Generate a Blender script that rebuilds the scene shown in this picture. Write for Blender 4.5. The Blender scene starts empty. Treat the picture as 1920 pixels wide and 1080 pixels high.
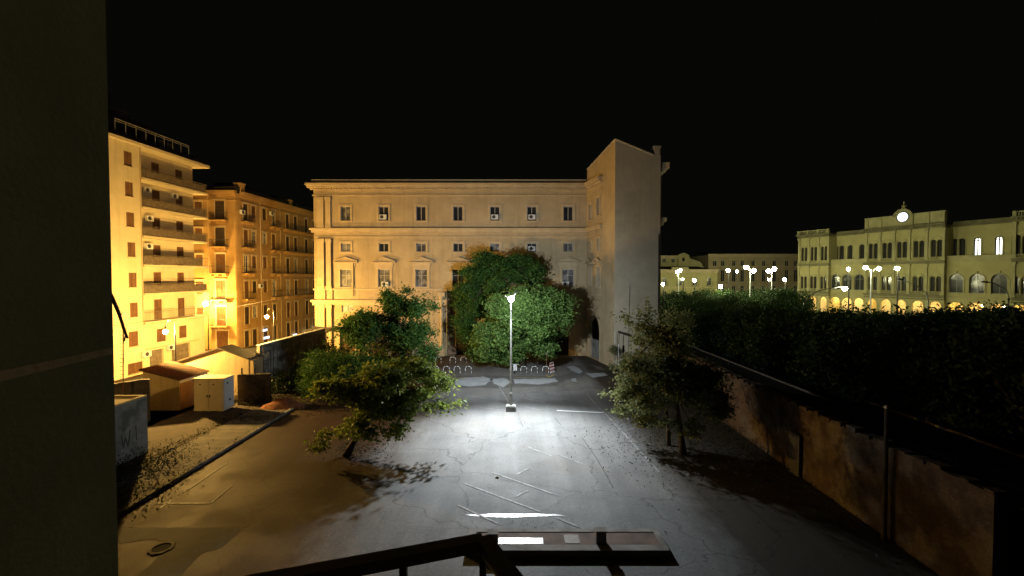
import bpy, math, random
import numpy as np
from mathutils import Vector, Matrix
R = math.radians
random.seed(7); rng = np.random.default_rng(7)
scene = bpy.context.scene
col = scene.collection
# ------------------------------------------------------------------ camera, sky, exposure
CAMZ = 10.0; PITCH = 1.5; F = 16 / 36 * 1920
cd = bpy.data.cameras.new('camera'); cam = bpy.data.objects.new('camera', cd); col.objects.link(cam)
cam.location = (0, 0, CAMZ); cam.rotation_euler = (R(90 - PITCH), 0, 0)
cd.lens = 16; cd.sensor_width = 36; cd.clip_start = 0.05; cd.clip_end = 2000
scene.camera = cam
w = bpy.data.worlds.new('World'); scene.world = w; w.use_nodes = True
bg = w.node_tree.nodes['Background']
bg.inputs[0].default_value = (0.95, 1.0, 0.72, 1); bg.inputs[1].default_value = 0.0020
scene.view_settings.view_transform = 'Standard'; scene.view_settings.look = 'None'
scene.view_settings.exposure = 0; scene.view_settings.gamma = 1
scene.cycles.max_bounces = 5; scene.cycles.sample_clamp_indirect = 3
# light output of the lamps (radiance x pi r^2)
I_WHITE = 205; I_SOD = 1950; I_SOD_NEAR = 120; I_FAR = 220; SPOT_DOWN = 25500; SPOT_BACK = 8800
C_WHITE = (0.90, 0.97, 1.0); C_SOD = (1.0, 0.57, 0.135); C_FAR = (1.0, 0.99, 0.55)

# ------------------------------------------------------------------ pixel helpers (photo 1920x1080)
_f = Vector((0, math.cos(R(PITCH)), -math.sin(R(PITCH)))); _u = Vector((0, math.sin(R(PITCH)), math.cos(R(PITCH))))
def ray(px, py): return _f * F + Vector((1, 0, 0)) * (px - 960) + _u * (540 - py)
CP = Vector((0, 0, CAMZ))
def at(px, py, Y): r = ray(px, py); return CP + r * (Y / r.y)
def gnd(px, py, z=0.0): r = ray(px, py); return CP + r * ((z - CAMZ) / r.z)

# ------------------------------------------------------------------ objects
def tag(o, label=None, cat=None, group=None, kind=None):
    if label: o['label'] = label
    if cat: o['category'] = cat
    if group: o['group'] = group
    if kind: o['kind'] = kind
    return o
def thing(name, label, cat, loc=(0, 0, 0), group=None, rz=0):
    o = bpy.data.objects.new(name, None); col.objects.link(o); o.location = loc; o.rotation_euler.z = rz
    o.empty_display_size = 0.3
    return tag(o, label, cat, group)
def world_loc(o):
    v = Vector((0, 0, 0))
    while o is not None: v = v + o.location; o = o.parent
    return v
class MB:
    def __init__(s): s.v = []; s.f = []; s.m = []; s.smooth = False
    def add(s, vs, fs, mi=0):
        b = len(s.v); s.v += [tuple(p) for p in vs]; s.f += [tuple(b + i for i in f) for f in fs]; s.m += [mi] * len(fs); return s
    def quad(s, a, b, c, d, mi=0): return s.add([a, b, c, d], [(0, 1, 2, 3)], mi)
    def hexa(s, p, mi=0):   # p: 8 points, bottom 4 then top 4
        return s.add(p, [(3, 2, 1, 0), (4, 5, 6, 7), (0, 1, 5, 4), (1, 2, 6, 5), (2, 3, 7, 6), (3, 0, 4, 7)], mi)
    def box(s, x0, x1, y0, y1, z0, z1, mi=0):
        return s.hexa([(x0, y0, z0), (x1, y0, z0), (x1, y1, z0), (x0, y1, z0), (x0, y0, z1), (x1, y0, z1), (x1, y1, z1), (x0, y1, z1)], mi)
    def tube(s, pts, rad, n=8, mi=0, cap=True):
        pts = [Vector(p) for p in pts]; k = len(pts)
        rad = list(rad) if hasattr(rad, '__len__') else [rad] * k
        b = len(s.v); X = None
        for i, p in enumerate(pts):
            d = (pts[min(i + 1, k - 1)] - pts[max(i - 1, 0)])
            d = d.normalized() if d.length > 1e-9 else Vector((0, 0, 1))
            if X is None: X = d.orthogonal().normalized()
            else:
                X = X - d * X.dot(d); X = X.normalized() if X.length > 1e-6 else d.orthogonal().normalized()
            Yv = d.cross(X)
            for j in range(n):
                a = 2 * math.pi * j / n; s.v.append(tuple(p + (X * math.cos(a) + Yv * math.sin(a)) * rad[i]))
        for i in range(k - 1):
            for j in range(n):
                s.f.append((b + i * n + j, b + i * n + (j + 1) % n, b + (i + 1) * n + (j + 1) % n, b + (i + 1) * n + j)); s.m.append(mi)
        if cap:
            s.f.append(tuple(b + j for j in range(n - 1, -1, -1))); s.m.append(mi)
            s.f.append(tuple(b + (k - 1) * n + j for j in range(n))); s.m.append(mi)
        return s
    def lathe(s, c, prof, n=14, mi=0):    # prof: (radius, z)
        return s.tube([(c[0], c[1], c[2] + z) for r, z in prof], [max(r, 1e-3) for r, z in prof], n, mi)
    def ball(s, c, r, n=10, m=7, mi=0):
        pr = [(math.sin(math.pi * i / m) * r, -math.cos(math.pi * i / m) * r) for i in range(m + 1)]
        b = len(s.v)
        for i, (rr, z) in enumerate(pr):
            for j in range(n):
                a = 2 * math.pi * j / n; s.v.append((c[0] + max(rr, 1e-3) * math.cos(a), c[1] + max(rr, 1e-3) * math.sin(a), c[2] + z))
        for i in range(m):
            for j in range(n):
                s.f.append((b + i * n + j, b + i * n + (j + 1) % n, b + (i + 1) * n + (j + 1) % n, b + (i + 1) * n + j)); s.m.append(mi)
        return s
    def build(s, name, mats, parent=None, smooth=False, local=False):
        if not isinstance(mats, (list, tuple)): mats = [mats]
        off = Vector((0, 0, 0)) if local else (world_loc(parent) if parent is not None else Vector((0, 0, 0)))
        me = bpy.data.meshes.new(name)
        me.from_pydata([(x - off.x, y - off.y, z - off.z) for x, y, z in s.v], [], s.f)
        for m in mats: me.materials.append(m)
        if len(mats) > 1: me.polygons.foreach_set('material_index', s.m)
        if smooth: me.polygons.foreach_set('use_smooth', [True] * len(s.f))
        me.update()
        o = bpy.data.objects.new(name, me); col.objects.link(o)
        if parent is not None: o.parent = parent
        return o
def copy_tree(o, parent=None):
    c = o.copy(); col.objects.link(c); c.parent = parent
    for ch in list(o.children): copy_tree(ch, c)
    return c

# ------------------------------------------------------------------ materials
def mat(name, c1, c2=None, scale=1.0, rough=0.85, c3=None, scale3=0.15, streak=0.0, bump=0.3, bscale=25.0, spec=0.3, metal=0.0, rough2=None, detail=6, lo=0.35, hi=0.65, grain=0, cracks=False, dirt=False):
    m = bpy.data.materials.new(name); m.use_nodes = True; nt = m.node_tree; N = nt.nodes; L = nt.links
    p = N['Principled BSDF']; p.inputs['Roughness'].default_value = rough; p.inputs['Metallic'].default_value = metal
    p.inputs['Specular IOR Level'].default_value = spec
    tc = N.new('ShaderNodeTexCoord'); geo = N.new('ShaderNodeNewGeometry')
    def noise(sc, det=6, vec=None, ro=0.6):
        n = N.new('ShaderNodeTexNoise'); n.inputs['Scale'].default_value = sc; n.inputs['Detail'].default_value = det; n.inputs['Roughness'].default_value = ro
        L.new(vec if vec is not None else geo.outputs['Position'], n.inputs['Vector']); return n.outputs['Fac']
    def ramp(x, a, b):
        r = N.new('ShaderNodeMapRange'); r.inputs['From Min'].default_value = a; r.inputs['From Max'].default_value = b
        L.new(x, r.inputs['Value']); return r.outputs['Result']
    def mix(f, a, b):
        x = N.new('ShaderNodeMix'); x.data_type = 'RGBA'
        if hasattr(f, 'links'): L.new(f, x.inputs[0])
        else: x.inputs[0].default_value = f
        for i, q in ((6, a), (7, b)):
            if hasattr(q, 'links'): L.new(q, x.inputs[i])
            else: x.inputs[i].default_value = (*q, 1)
        return x.outputs[2]
    c2 = c2 or tuple(c * 0.75 for c in c1)
    colr = mix(ramp(noise(scale, detail), lo, hi), c1, c2)
    if c3: colr = mix(ramp(noise(scale3, 5), 0.5, 0.62), colr, c3)
    if streak > 0:
        mp = N.new('ShaderNodeMapping'); mp.inputs['Scale'].default_value = (1.6, 1.6, 0.12); L.new(geo.outputs['Position'], mp.inputs['Vector'])
        s_ = ramp(noise(1.4, 6, mp.outputs['Vector'], 0.7), 0.52, 0.78)
        mm = N.new('ShaderNodeMath'); mm.operation = 'MULTIPLY'; L.new(s_, mm.inputs[0]); mm.inputs[1].default_value = streak
        colr = mix(mm.outputs[0], colr, tuple(c * 0.35 for c in c1))
    def mul(cc, v):
        x = N.new('ShaderNodeMix'); x.data_type = 'RGBA'; x.blend_type = 'MULTIPLY'; x.inputs[0].default_value = 1.0
        L.new(cc, x.inputs[6]); cb = N.new('ShaderNodeCombineColor')
        for k in range(3): L.new(v, cb.inputs[k])
        L.new(cb.outputs[0], x.inputs[7]); return x.outputs[2]
    if dirt:
        sx = N.new('ShaderNodeSeparateXYZ'); L.new(geo.outputs['Position'], sx.inputs[0])
        mp3 = N.new('ShaderNodeMapping'); mp3.inputs['Scale'].default_value = (.5, .22, 1); L.new(geo.outputs['Position'], mp3.inputs['Vector'])
        nn_ = noise(1.0, 8, mp3.outputs['Vector'], .7)
        def side(a_, b_):
            r = N.new('ShaderNodeMapRange'); r.inputs['From Min'].default_value = a_; r.inputs['From Max'].default_value = b_; L.new(sx.outputs['X'], r.inputs['Value'])
            q = N.new('ShaderNodeMath'); q.operation = 'ADD'; L.new(r.outputs['Result'], q.inputs[0]); L.new(nn_, q.inputs[1])
            t_ = N.new('ShaderNodeMapRange'); t_.inputs['From Min'].default_value = .85; t_.inputs['From Max'].default_value = 1.25; L.new(q.outputs[0], t_.inputs['Value']); return t_.outputs['Result']
        colr = mix(side(-3.5, -10.0), colr, (0.043, 0.022, 0.012)); colr = mix(side(6.0, 9.5), colr, (0.035, 0.029, 0.022))
    if grain:
        for sc_, am in ((7, .7), (22, 1.0)):
            r = N.new('ShaderNodeMapRange'); r.inputs['From Min'].default_value = .3; r.inputs['From Max'].default_value = .7
            r.inputs['To Min'].default_value = 1 - grain * am; r.inputs['To Max'].default_value = 1 + grain * am; L.new(noise(sc_, 5, None, .8), r.inputs['Value']); colr = mul(colr, r.outputs['Result'])
    if cracks:
        nd = N.new('ShaderNodeTexNoise'); nd.inputs['Scale'].default_value = .9; nd.inputs['Detail'].default_value = 5; L.new(geo.outputs['Position'], nd.inputs['Vector'])
        va = N.new('ShaderNodeVectorMath'); va.operation = 'MULTIPLY_ADD'; L.new(nd.outputs['Color'], va.inputs[0]); va.inputs[1].default_value = (1.6, 1.6, 0); L.new(geo.outputs['Position'], va.inputs[2])
        vo = N.new('ShaderNodeTexVoronoi'); vo.feature = 'DISTANCE_TO_EDGE'; vo.inputs['Scale'].default_value = .17; L.new(va.outputs[0], vo.inputs['Vector'])
        r = N.new('ShaderNodeMapRange'); r.inputs['From Min'].default_value = .0; r.inputs['From Max'].default_value = .006; r.inputs['To Min'].default_value = .5; r.inputs['To Max'].default_value = 1; L.new(vo.outputs['Distance'], r.inputs['Value']); colr = mul(colr, r.outputs['Result'])
        mp2 = N.new('ShaderNodeMapping'); mp2.inputs['Scale'].default_value = (.9, .06, 1); L.new(geo.outputs['Position'], mp2.inputs['Vector'])
        r = N.new('ShaderNodeMapRange'); r.inputs['From Min'].default_value = .35; r.inputs['From Max'].default_value = .65; r.inputs['To Min'].default_value = .85; r.inputs['To Max'].default_value = 1.12; L.new(noise(1, 5, mp2.outputs['Vector'], .6), r.inputs['Value']); colr = mul(colr, r.outputs['Result'])
    L.new(colr, p.inputs['Base Color'])
    if rough2 is not None:
        r = N.new('ShaderNodeMapRange'); r.inputs['From Min'].default_value = 0.42; r.inputs['From Max'].default_value = 0.6
        r.inputs['To Min'].default_value = rough2; r.inputs['To Max'].default_value = rough
        L.new(noise(0.35, 7), r.inputs['Value']); L.new(r.outputs['Result'], p.inputs['Roughness'])
    if bump > 0:
        b = N.new('ShaderNodeBump'); b.inputs['Strength'].default_value = bump; b.inputs['Distance'].default_value = 0.02
        L.new(noise(bscale, 4), b.inputs['Height']); L.new(b.outputs['Normal'], p.inputs['Normal'])
    return m
def emit(name, c, s):
    m = bpy.data.materials.new(name); m.use_nodes = True; N = m.node_tree.nodes
    p = N['Principled BSDF']; p.inputs['Base Color'].default_value = (0.05, 0.05, 0.05, 1)
    p.inputs['Emission Color'].default_value = (*c, 1); p.inputs['Emission Strength'].default_value = s
    return m
def leafmat(name, c1, c2, c3):
    m = bpy.data.materials.new(name); m.use_nodes = True; nt = m.node_tree; N = nt.nodes; L = nt.links
    p = N['Principled BSDF']; p.inputs['Roughness'].default_value = 0.6; p.inputs['Specular IOR Level'].default_value = 0.2
    geo = N.new('ShaderNodeNewGeometry')
    n = N.new('ShaderNodeTexNoise'); n.inputs['Scale'].default_value = 1.1; n.inputs['Detail'].default_value = 3; L.new(geo.outputs['Position'], n.inputs['Vector'])
    cr = N.new('ShaderNodeValToRGB'); L.new(n.outputs['Fac'], cr.inputs['Fac'])
    cr.color_ramp.elements[0].position = 0.35; cr.color_ramp.elements[0].color = (*c1, 1)
    cr.color_ramp.elements[1].position = 0.65; cr.color_ramp.elements[1].color = (*c2, 1)
    x = N.new('ShaderNodeMix'); x.data_type = 'RGBA'
    r = N.new('ShaderNodeMapRange'); r.inputs['From Min'].default_value = 0.62; r.inputs['From Max'].default_value = 1.0; L.new(geo.outputs['Random Per Island'], r.inputs['Value'])
    L.new(r.outputs['Result'], x.inputs[0]); L.new(cr.outputs['Color'], x.inputs[6]); x.inputs[7].default_value = (*c3, 1)
    L.new(x.outputs[2], p.inputs['Base Color'])
    t = N.new('ShaderNodeBsdfTranslucent'); L.new(x.outputs[2], t.inputs['Color'])
    ms = N.new('ShaderNodeMixShader'); ms.inputs[0].default_value = 0.42
    L.new(p.outputs[0], ms.inputs[1]); L.new(t.outputs[0], ms.inputs[2]); L.new(ms.outputs[0], N['Material Output'].inputs['Surface'])
    return m
def brickmat(name, c1, c2, mortar, scale, bw=0.5, rh=0.25, mort=0.02, rough=0.9, vertical=True):
    m = bpy.data.materials.new(name); m.use_nodes = True; nt = m.node_tree; N = nt.nodes; L = nt.links
    p = N['Principled BSDF']; p.inputs['Roughness'].default_value = rough; geo = N.new('ShaderNodeNewGeometry')
    mp = N.new('ShaderNodeMapping'); L.new(geo.outputs['Position'], mp.inputs['Vector'])
    if vertical: mp.inputs['Rotation'].default_value = (R(90), 0, 0)
    b = N.new('ShaderNodeTexBrick'); L.new(mp.outputs['Vector'], b.inputs['Vector']); b.inputs['Scale'].default_value = scale
    b.inputs['Color1'].default_value = (*c1, 1); b.inputs['Color2'].default_value = (*c2, 1); b.inputs['Mortar'].default_value = (*mortar, 1)
    b.inputs['Brick Width'].default_value = bw; b.inputs['Row Height'].default_value = rh; b.inputs['Mortar Size'].default_value = mort
    n = N.new('ShaderNodeTexNoise'); n.inputs['Scale'].default_value = 1.5; n.inputs['Detail'].default_value = 7; L.new(geo.outputs['Position'], n.inputs['Vector'])
    x = N.new('ShaderNodeMix'); x.data_type = 'RGBA'; x.blend_type = 'MULTIPLY'; x.inputs[0].default_value = 0.9
    cr = N.new('ShaderNodeValToRGB'); cr.color_ramp.elements[0].position = 0.3; cr.color_ramp.elements[0].color = (.3, .3, .3, 1); cr.color_ramp.elements[1].position = 0.65
    L.new(n.outputs['Fac'], cr.inputs['Fac']); L.new(b.outputs['Color'], x.inputs[6]); L.new(cr.outputs['Color'], x.inputs[7]); L.new(x.outputs[2], p.inputs['Base Color'])
    bp = N.new('ShaderNodeBump'); bp.inputs['Strength'].default_value = 0.5; bp.inputs['Distance'].default_value = 0.02; L.new(n.outputs['Fac'], bp.inputs['Height']); L.new(bp.outputs['Normal'], p.inputs['Normal'])
    return m
M = {}
M['asphalt'] = mat('asphalt', (0.135, 0.135, 0.135), (0.105, 0.105, 0.105), 0.55, 0.8, c3=(0.118, 0.114, 0.108), scale3=0.12, bump=0.6, bscale=45, rough2=0.68, spec=0.2, grain=.34, cracks=True, dirt=True)
M['soil'] = mat('soil', (0.052, 0.036, 0.024), (0.022, 0.016, 0.011), 1.6, 0.95, bump=0.9, bscale=14, grain=.4)
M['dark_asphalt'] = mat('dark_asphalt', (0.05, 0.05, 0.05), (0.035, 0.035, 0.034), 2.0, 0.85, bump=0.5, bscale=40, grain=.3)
M['wet'] = mat('damp_asphalt', (0.085, 0.085, 0.086), (0.065, 0.065, 0.065), 0.8, 0.7, bump=0.4, bscale=40, grain=.3)
M['pale'] = mat('pale_cement', (0.27, 0.29, 0.31), (0.20, 0.215, 0.23), 1.2, 0.7, bump=0.3, grain=.2)
M['gloss'] = mat('glossy_tar', (0.12, 0.12, 0.125), (0.07, 0.07, 0.072), 3.0, 0.42, bump=0.25, bscale=12, spec=0.9)
M['paint'] = mat('worn_paint', (0.23, 0.23, 0.23), (0.11, 0.11, 0.112), 3.0, 0.7, bump=0.2, lo=0.4, hi=0.6)
M['yellow'] = mat('yellow_paint', (0.45, 0.36, 0.05), (0.2, 0.17, 0.06), 6.0, 0.7, bump=0.2)
M['kerb'] = mat('kerb_stone', (0.20, 0.19, 0.17), (0.10, 0.09, 0.08), 1.5, 0.9)
M['slab'] = brickmat('paving_slabs', (0.10, 0.085, 0.068), (0.075, 0.062, 0.05), (0.03, 0.025, 0.02), 1.0, 2.6, 0.62, 0.035, vertical=False)
M['plaster'] = mat('beige_plaster', (0.42, 0.34, 0.21), (0.34, 0.27, 0.165), 0.5, 0.95, streak=0.6, bump=0.25, bscale=12, grain=.1)
M['plaster_g'] = mat('grey_plaster', (0.44, 0.395, 0.30), (0.37, 0.33, 0.25), 0.6, 0.95, streak=0.3, bump=0.3, bscale=9, grain=.12)
M['trim'] = mat('beige_trim', (0.48, 0.39, 0.245), (0.40, 0.32, 0.20), 1.0, 0.9, streak=0.3, bump=0.15)
M['cream'] = mat('cream_render', (0.54, 0.475, 0.32), (0.47, 0.41, 0.27), 0.7, 0.9, streak=0.3, bump=0.15)
M['ochre'] = mat('ochre_render', (0.40, 0.26, 0.10), (0.29, 0.18, 0.07), 0.5, 0.95, streak=0.5, bump=0.2)
M['redplaster'] = mat('old_rose_plaster', (0.34, 0.23, 0.16), (0.24, 0.15, 0.10), 0.8, 0.95, streak=0.6, bump=0.4)
M['station'] = mat('ochre_stone', (0.40, 0.36, 0.17), (0.33, 0.29, 0.13), 0.4, 0.95, streak=0.35, bump=0.1)
M['station_t'] = mat('station_trim', (0.40, 0.36, 0.19), (0.30, 0.27, 0.14), 0.7, 0.95, streak=0.4, bump=0.1)
M['station_d'] = mat('sooty_stone', (0.20, 0.18, 0.10), (0.13, 0.115, 0.065), 0.8, 0.95, streak=0.4, bump=0.2)
M['glass'] = mat('dark_glass', (0.02, 0.022, 0.025), (0.035, 0.035, 0.035), 1.0, 0.12, bump=0, spec=0.5)
M['curtain'] = mat('curtained_glass', (0.20, 0.20, 0.19), (0.05, 0.05, 0.05), 1.5, 0.35, bump=0, spec=0.5, lo=0.42, hi=0.55)
M['wframe'] = mat('white_frame', (0.45, 0.43, 0.39), None, 3, 0.6, bump=0)
M['shutter'] = mat('brown_shutter', (0.15, 0.075, 0.035), (0.10, 0.05, 0.022), 2.0, 0.7, bump=0.1)
M['shutter_d'] = mat('dark_shutter', (0.055, 0.04, 0.028), (0.035, 0.025, 0.018), 2.0, 0.7, bump=0.1)
M['iron'] = mat('dark_iron', (0.035, 0.032, 0.03), None, 4, 0.55, bump=0.1, spec=0.5)
M['rail'] = mat('balcony_rail', (0.16, 0.13, 0.10), (0.09, 0.07, 0.05), 3, 0.6, bump=0.1)
M['galv'] = mat('galvanised', (0.42, 0.43, 0.44), (0.32, 0.33, 0.34), 4, 0.45, bump=0.1, metal=0.3, spec=0.5)
M['white'] = mat('white_paint', (0.62, 0.64, 0.66), (0.52, 0.54, 0.55), 1.3, 0.6, bump=0.1)
M['warmlit_paint'] = mat('warmlit_metal', (0.60, 0.52, 0.40), (0.52, 0.45, 0.34), 1.3, 0.6, bump=0.05)  # white cabin paint with orange lamplight mixed into the colour
M['roof'] = mat('roof_tiles', (0.09, 0.042, 0.023), (0.05, 0.025, 0.015), 3.0, 0.9, bump=0.6, bscale=20)
M['darkroof'] = mat('dark_roof', (0.03, 0.028, 0.024), (0.018, 0.017, 0.015), 1.0, 0.95, bump=0.4, bscale=8)
M['felt'] = mat('roof_felt', (0.02, 0.02, 0.018), (0.012, 0.012, 0.011), 1.0, 1.0, bump=0.3, bscale=8, spec=0.05)
M['oldwall'] = mat('weathered_wall', (0.075, 0.048, 0.028), (0.036, 0.023, 0.014), 1.3, 0.95, c3=(0.11, 0.09, 0.068), scale3=0.5, streak=0.5, bump=1.0, bscale=9, lo=0.42, hi=0.6, grain=.45)
M['cement'] = mat('grey_cement', (0.25, 0.255, 0.24), (0.16, 0.165, 0.155), 1.4, 0.95, c3=(0.11, 0.115, 0.10), scale3=0.9, streak=0.4, bump=0.5, bscale=10)
M['darkwall'] = mat('sooty_wall', (0.07, 0.055, 0.04), (0.035, 0.028, 0.02), 1.5, 0.95, bump=0.8, bscale=8)
M['bark'] = mat('bark', (0.085, 0.065, 0.045), (0.04, 0.032, 0.024), 6, 0.95, bump=1.0, bscale=18)
M['leaf_a'] = leafmat('citrus_green_leaf', (0.10, 0.15, 0.03), (0.18, 0.24, 0.04), (0.30, 0.34, 0.07))
M['leaf_b'] = leafmat('deep_green_leaf', (0.035, 0.085, 0.02), (0.06, 0.14, 0.03), (0.085, 0.18, 0.04))
M['leaf_c'] = leafmat('ficus_leaf', (0.085, 0.17, 0.045), (0.16, 0.28, 0.07), (0.25, 0.39, 0.11))
M['leaf_d'] = leafmat('olive_leaf', (0.12, 0.15, 0.065), (0.20, 0.225, 0.09), (0.30, 0.32, 0.14))
M['leaf_h'] = leafmat('dark_ficus_leaf', (0.011, 0.024, 0.008), (0.02, 0.038, 0.010), (0.03, 0.058, 0.014))
M['grass'] = leafmat('weed_leaf', (0.012, 0.018, 0.008), (0.02, 0.026, 0.01), (0.03, 0.034, 0.013))
M['litter'] = mat('dry_leaf', (0.035, 0.026, 0.016), (0.018, 0.014, 0.01), 9, 0.9, bump=0)
M['rubble'] = mat('pale_rubble', (0.5, 0.46, 0.4), None, 5, 0.9)
M['redsoil'] = mat('red_soil', (0.24, 0.085, 0.04), (0.12, 0.05, 0.025), 2.5, 0.95, bump=1.0, bscale=9)
M['tiles'] = brickmat('brown_tiles', (0.16, 0.085, 0.055), (0.12, 0.065, 0.042), (0.09, 0.07, 0.05), 3.0, 0.5, 0.5, 0.03, vertical=False)
M['skin'] = mat('revealed_plaster', (0.17, 0.155, 0.095), (0.12, 0.11, 0.068), 2.5, 0.95, bump=0.12, bscale=60)
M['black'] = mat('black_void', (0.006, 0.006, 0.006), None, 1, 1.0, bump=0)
M['lit_white'] = emit('lit_room', (0.95, 1.0, 0.9), 3.0)
M['clock'] = emit('clock_face', (0.9, 1.0, 1.0), 1.6)
M['shopsign'] = emit('shop_light', (0.85, 0.93, 1.0), 2.2)
M['signtan'] = mat('sign_white', (0.6, 0.6, 0.58), None, 3, 0.5, bump=0)

# ------------------------------------------------------------------ facade tools
class Fr:
    def __init__(s, O, u, n): s.O = Vector(O); s.u = Vector(u).normalized(); s.n = Vector(n).normalized()
    def P(s, a, d, z): return s.O + s.u * a + s.n * d + Vector((0, 0, z))
    def hit(s, px, py, d=0.0):
        r = ray(px, py); t = ((s.O + s.n * d) - CP).dot(s.n) / r.dot(s.n); q = CP + r * t
        return (q - s.O).dot(s.u), q.z
    def S(s, px, py=518, d=0.0): return s.hit(px, py, d)[0]
def fbox(mb, fr, s0, s1, d0, d1, z0, z1, mi=0):
    P = fr.P
    return mb.hexa([P(s0, d0, z0), P(s1, d0, z0), P(s1, d1, z0), P(s0, d1, z0), P(s0, d0, z1), P(s1, d0, z1), P(s1, d1, z1), P(s0, d1, z1)], mi)
def wall(mb, fr, s0, s1, z0, z1, ops, d=0.0, depth=0.3, mi=0):
    """ops: (a, b, c, e, arch); a wall sheet with real openings and reveals"""
    P = fr.P
    ss = sorted({s0, s1, *[x for o in ops for x in o[:2]]}); zz = sorted({z0, z1, *[x for o in ops for x in o[2:4]]})
    ss = [x for x in ss if s0 <= x <= s1]; zz = [z for z in zz if z0 <= z <= z1]
    for i in range(len(ss) - 1):
        run = None
        for j in range(len(zz) - 1):
            cs = (ss[i] + ss[i + 1]) / 2; cz = (zz[j] + zz[j + 1]) / 2
            inside = any(o[0] < cs < o[1] and o[2] < cz < o[3] for o in ops)
            if not inside: run = run if run is not None else zz[j]
            if run is not None and (inside or j == len(zz) - 2):
                top = zz[j] if inside else zz[j + 1]
                mb.quad(P(ss[i], d, run), P(ss[i + 1], d, run), P(ss[i + 1], d, top), P(ss[i], d, top), mi); run = None
    for a, b, c, e, arch in ops:
        if arch:
            r = (b - a) / 2; cx = (a + b) / 2; K = 12; zs = e - r
            pts = [(cx - r * math.cos(math.pi * k / K), zs + r * math.sin(math.pi * k / K)) for k in range(K + 1)]
            for k in range(K):
                (x0, y0), (x1, y1) = pts[k], pts[k + 1]
                mb.quad(P(x0, d, y0), P(x1, d, y1), P(x1, d, e + .0), P(x0, d, e + .0), mi)
                mb.quad(P(x0, d, y0), P(x1, d, y1), P(x1, d - depth, y1), P(x0, d - depth, y0), mi)
        else:
            zs = e; mb.quad(P(a, d, e), P(b, d, e), P(b, d - depth, e), P(a, d - depth, e), mi)
        mb.quad(P(a, d, c), P(a, d, zs), P(a, d - depth, zs), P(a, d - depth, c), mi)
        mb.quad(P(b, d, c), P(b, d, zs), P(b, d - depth, zs), P(b, d - depth, c), mi)
        mb.quad(P(a, d, c), P(b, d, c), P(b, d - depth, c), P(a, d - depth, c), mi)
def archpoly(mb, fr, a, b, c, e, d0, d1, mi=0, arch=True):
    K = 12; r = (b - a) / 2; cx = (a + b) / 2
    pts = [(a, c)] + ([(cx - r * math.cos(math.pi * k / K), e - r + r * math.sin(math.pi * k / K)) for k in range(K + 1)] if arch else [(a, e), (b, e)]) + [(b, c)]
    n = len(pts); vs = [fr.P(x, d0, z) for x, z in pts] + [fr.P(x, d1, z) for x, z in pts]
    mb.add(vs, [tuple(range(n)), tuple(range(2 * n - 1, n - 1, -1))] + [(i, (i + 1) % n, (i + 1) % n + n, i + n) for i in range(n)], mi)
def archring(mb, fr, a, b, c, e, wd, d0, d1, mi=0):
    K = 14; r = (b - a) / 2; cx = (a + b) / 2
    def path(g): return [(cx - (r + g), c)] + [(cx - (r + g) * math.cos(math.pi * k / K), e - r + (r + g) * math.sin(math.pi * k / K)) for k in range(K + 1)] + [(cx + (r + g), c)]
    p, q = path(0), path(wd)
    for i in range(len(p) - 1):
        P = fr.P
        mb.hexa([P(p[i][0], d0, p[i][1]), P(p[i + 1][0], d0, p[i + 1][1]), P(p[i + 1][0], d1, p[i + 1][1]), P(p[i][0], d1, p[i][1]),
                 P(q[i][0], d0, q[i][1]), P(q[i + 1][0], d0, q[i + 1][1]), P(q[i + 1][0], d1, q[i + 1][1]), P(q[i][0], d1, q[i][1])], mi)
def window(fr, a, b, c, e, parent, d=-0.15, fm=None, gm=None, arch=False, mull=1, trans=True, fw=0.07, name='window', lab=None):
    fm = fm or M['wframe']; gm = gm or M['glass']
    m = MB()
    if arch: archring(m, fr, a + fw, b - fw, c, e - fw, fw * .95, d, d + .07)
    else:
        fbox(m, fr, a + .003, a + fw, d, d + .07, c, e); fbox(m, fr, b - fw, b - .003, d, d + .07, c, e); fbox(m, fr, a + fw, b - fw, d, d + .07, e - fw, e - .003)
    fbox(m, fr, a + fw, b - fw, d, d + .07, c + .003, c + fw)
    top = e - (b - a) / 2 if arch else e - fw
    for k in range(mull):
        x = a + (b - a) * (k + 1) / (mull + 1); fbox(m, fr, x - fw * .5, x + fw * .5, d + .005, d + .065, c + fw, (e - fw if arch else top))
    if trans: fbox(m, fr, a + fw, b - fw, d + .008, d + .06, c + (top - c) * (.98 if arch else .66), c + (top - c) * (.98 if arch else .66) + fw * .8)
    o = m.build(name, fm, parent)
    if lab: o['label'] = lab
    g = MB(); archpoly(g, fr, a + .004, b - .004, c + .004, e - .004, d - .03, d - .005, 0, arch); g.build('pane', gm, o)
    return o
def shutter(fr, a, b, c, e, parent, d=-0.1, m_=None, half=None):
    m = MB(); mid = (a + b) / 2
    for x0, x1 in ((a + .01, mid - .012), (mid + .012, b - .01)):
        fbox(m, fr, x0, x0 + .06, d, d + .05, c + .01, e - .01); fbox(m, fr, x1 - .06, x1, d, d + .05, c + .01, e - .01)
        k = max(4, int((e - c) / .12))
        for i in range(k):
            z = c + .02 + (e - c - .04) * i / k
            m.quad(fr.P(x0 + .06, d, z), fr.P(x1 - .06, d, z), fr.P(x1 - .06, d + .04, z + (e - c) / k * .95), fr.P(x0 + .06, d + .04, z + (e - c) / k * .95))
    m.quad(fr.P(a, d - .03, c), fr.P(b, d - .03, c), fr.P(b, d - .03, e), fr.P(a, d - .03, e))
    return m.build('shutter', m_ or M['shutter'], parent)
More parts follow.
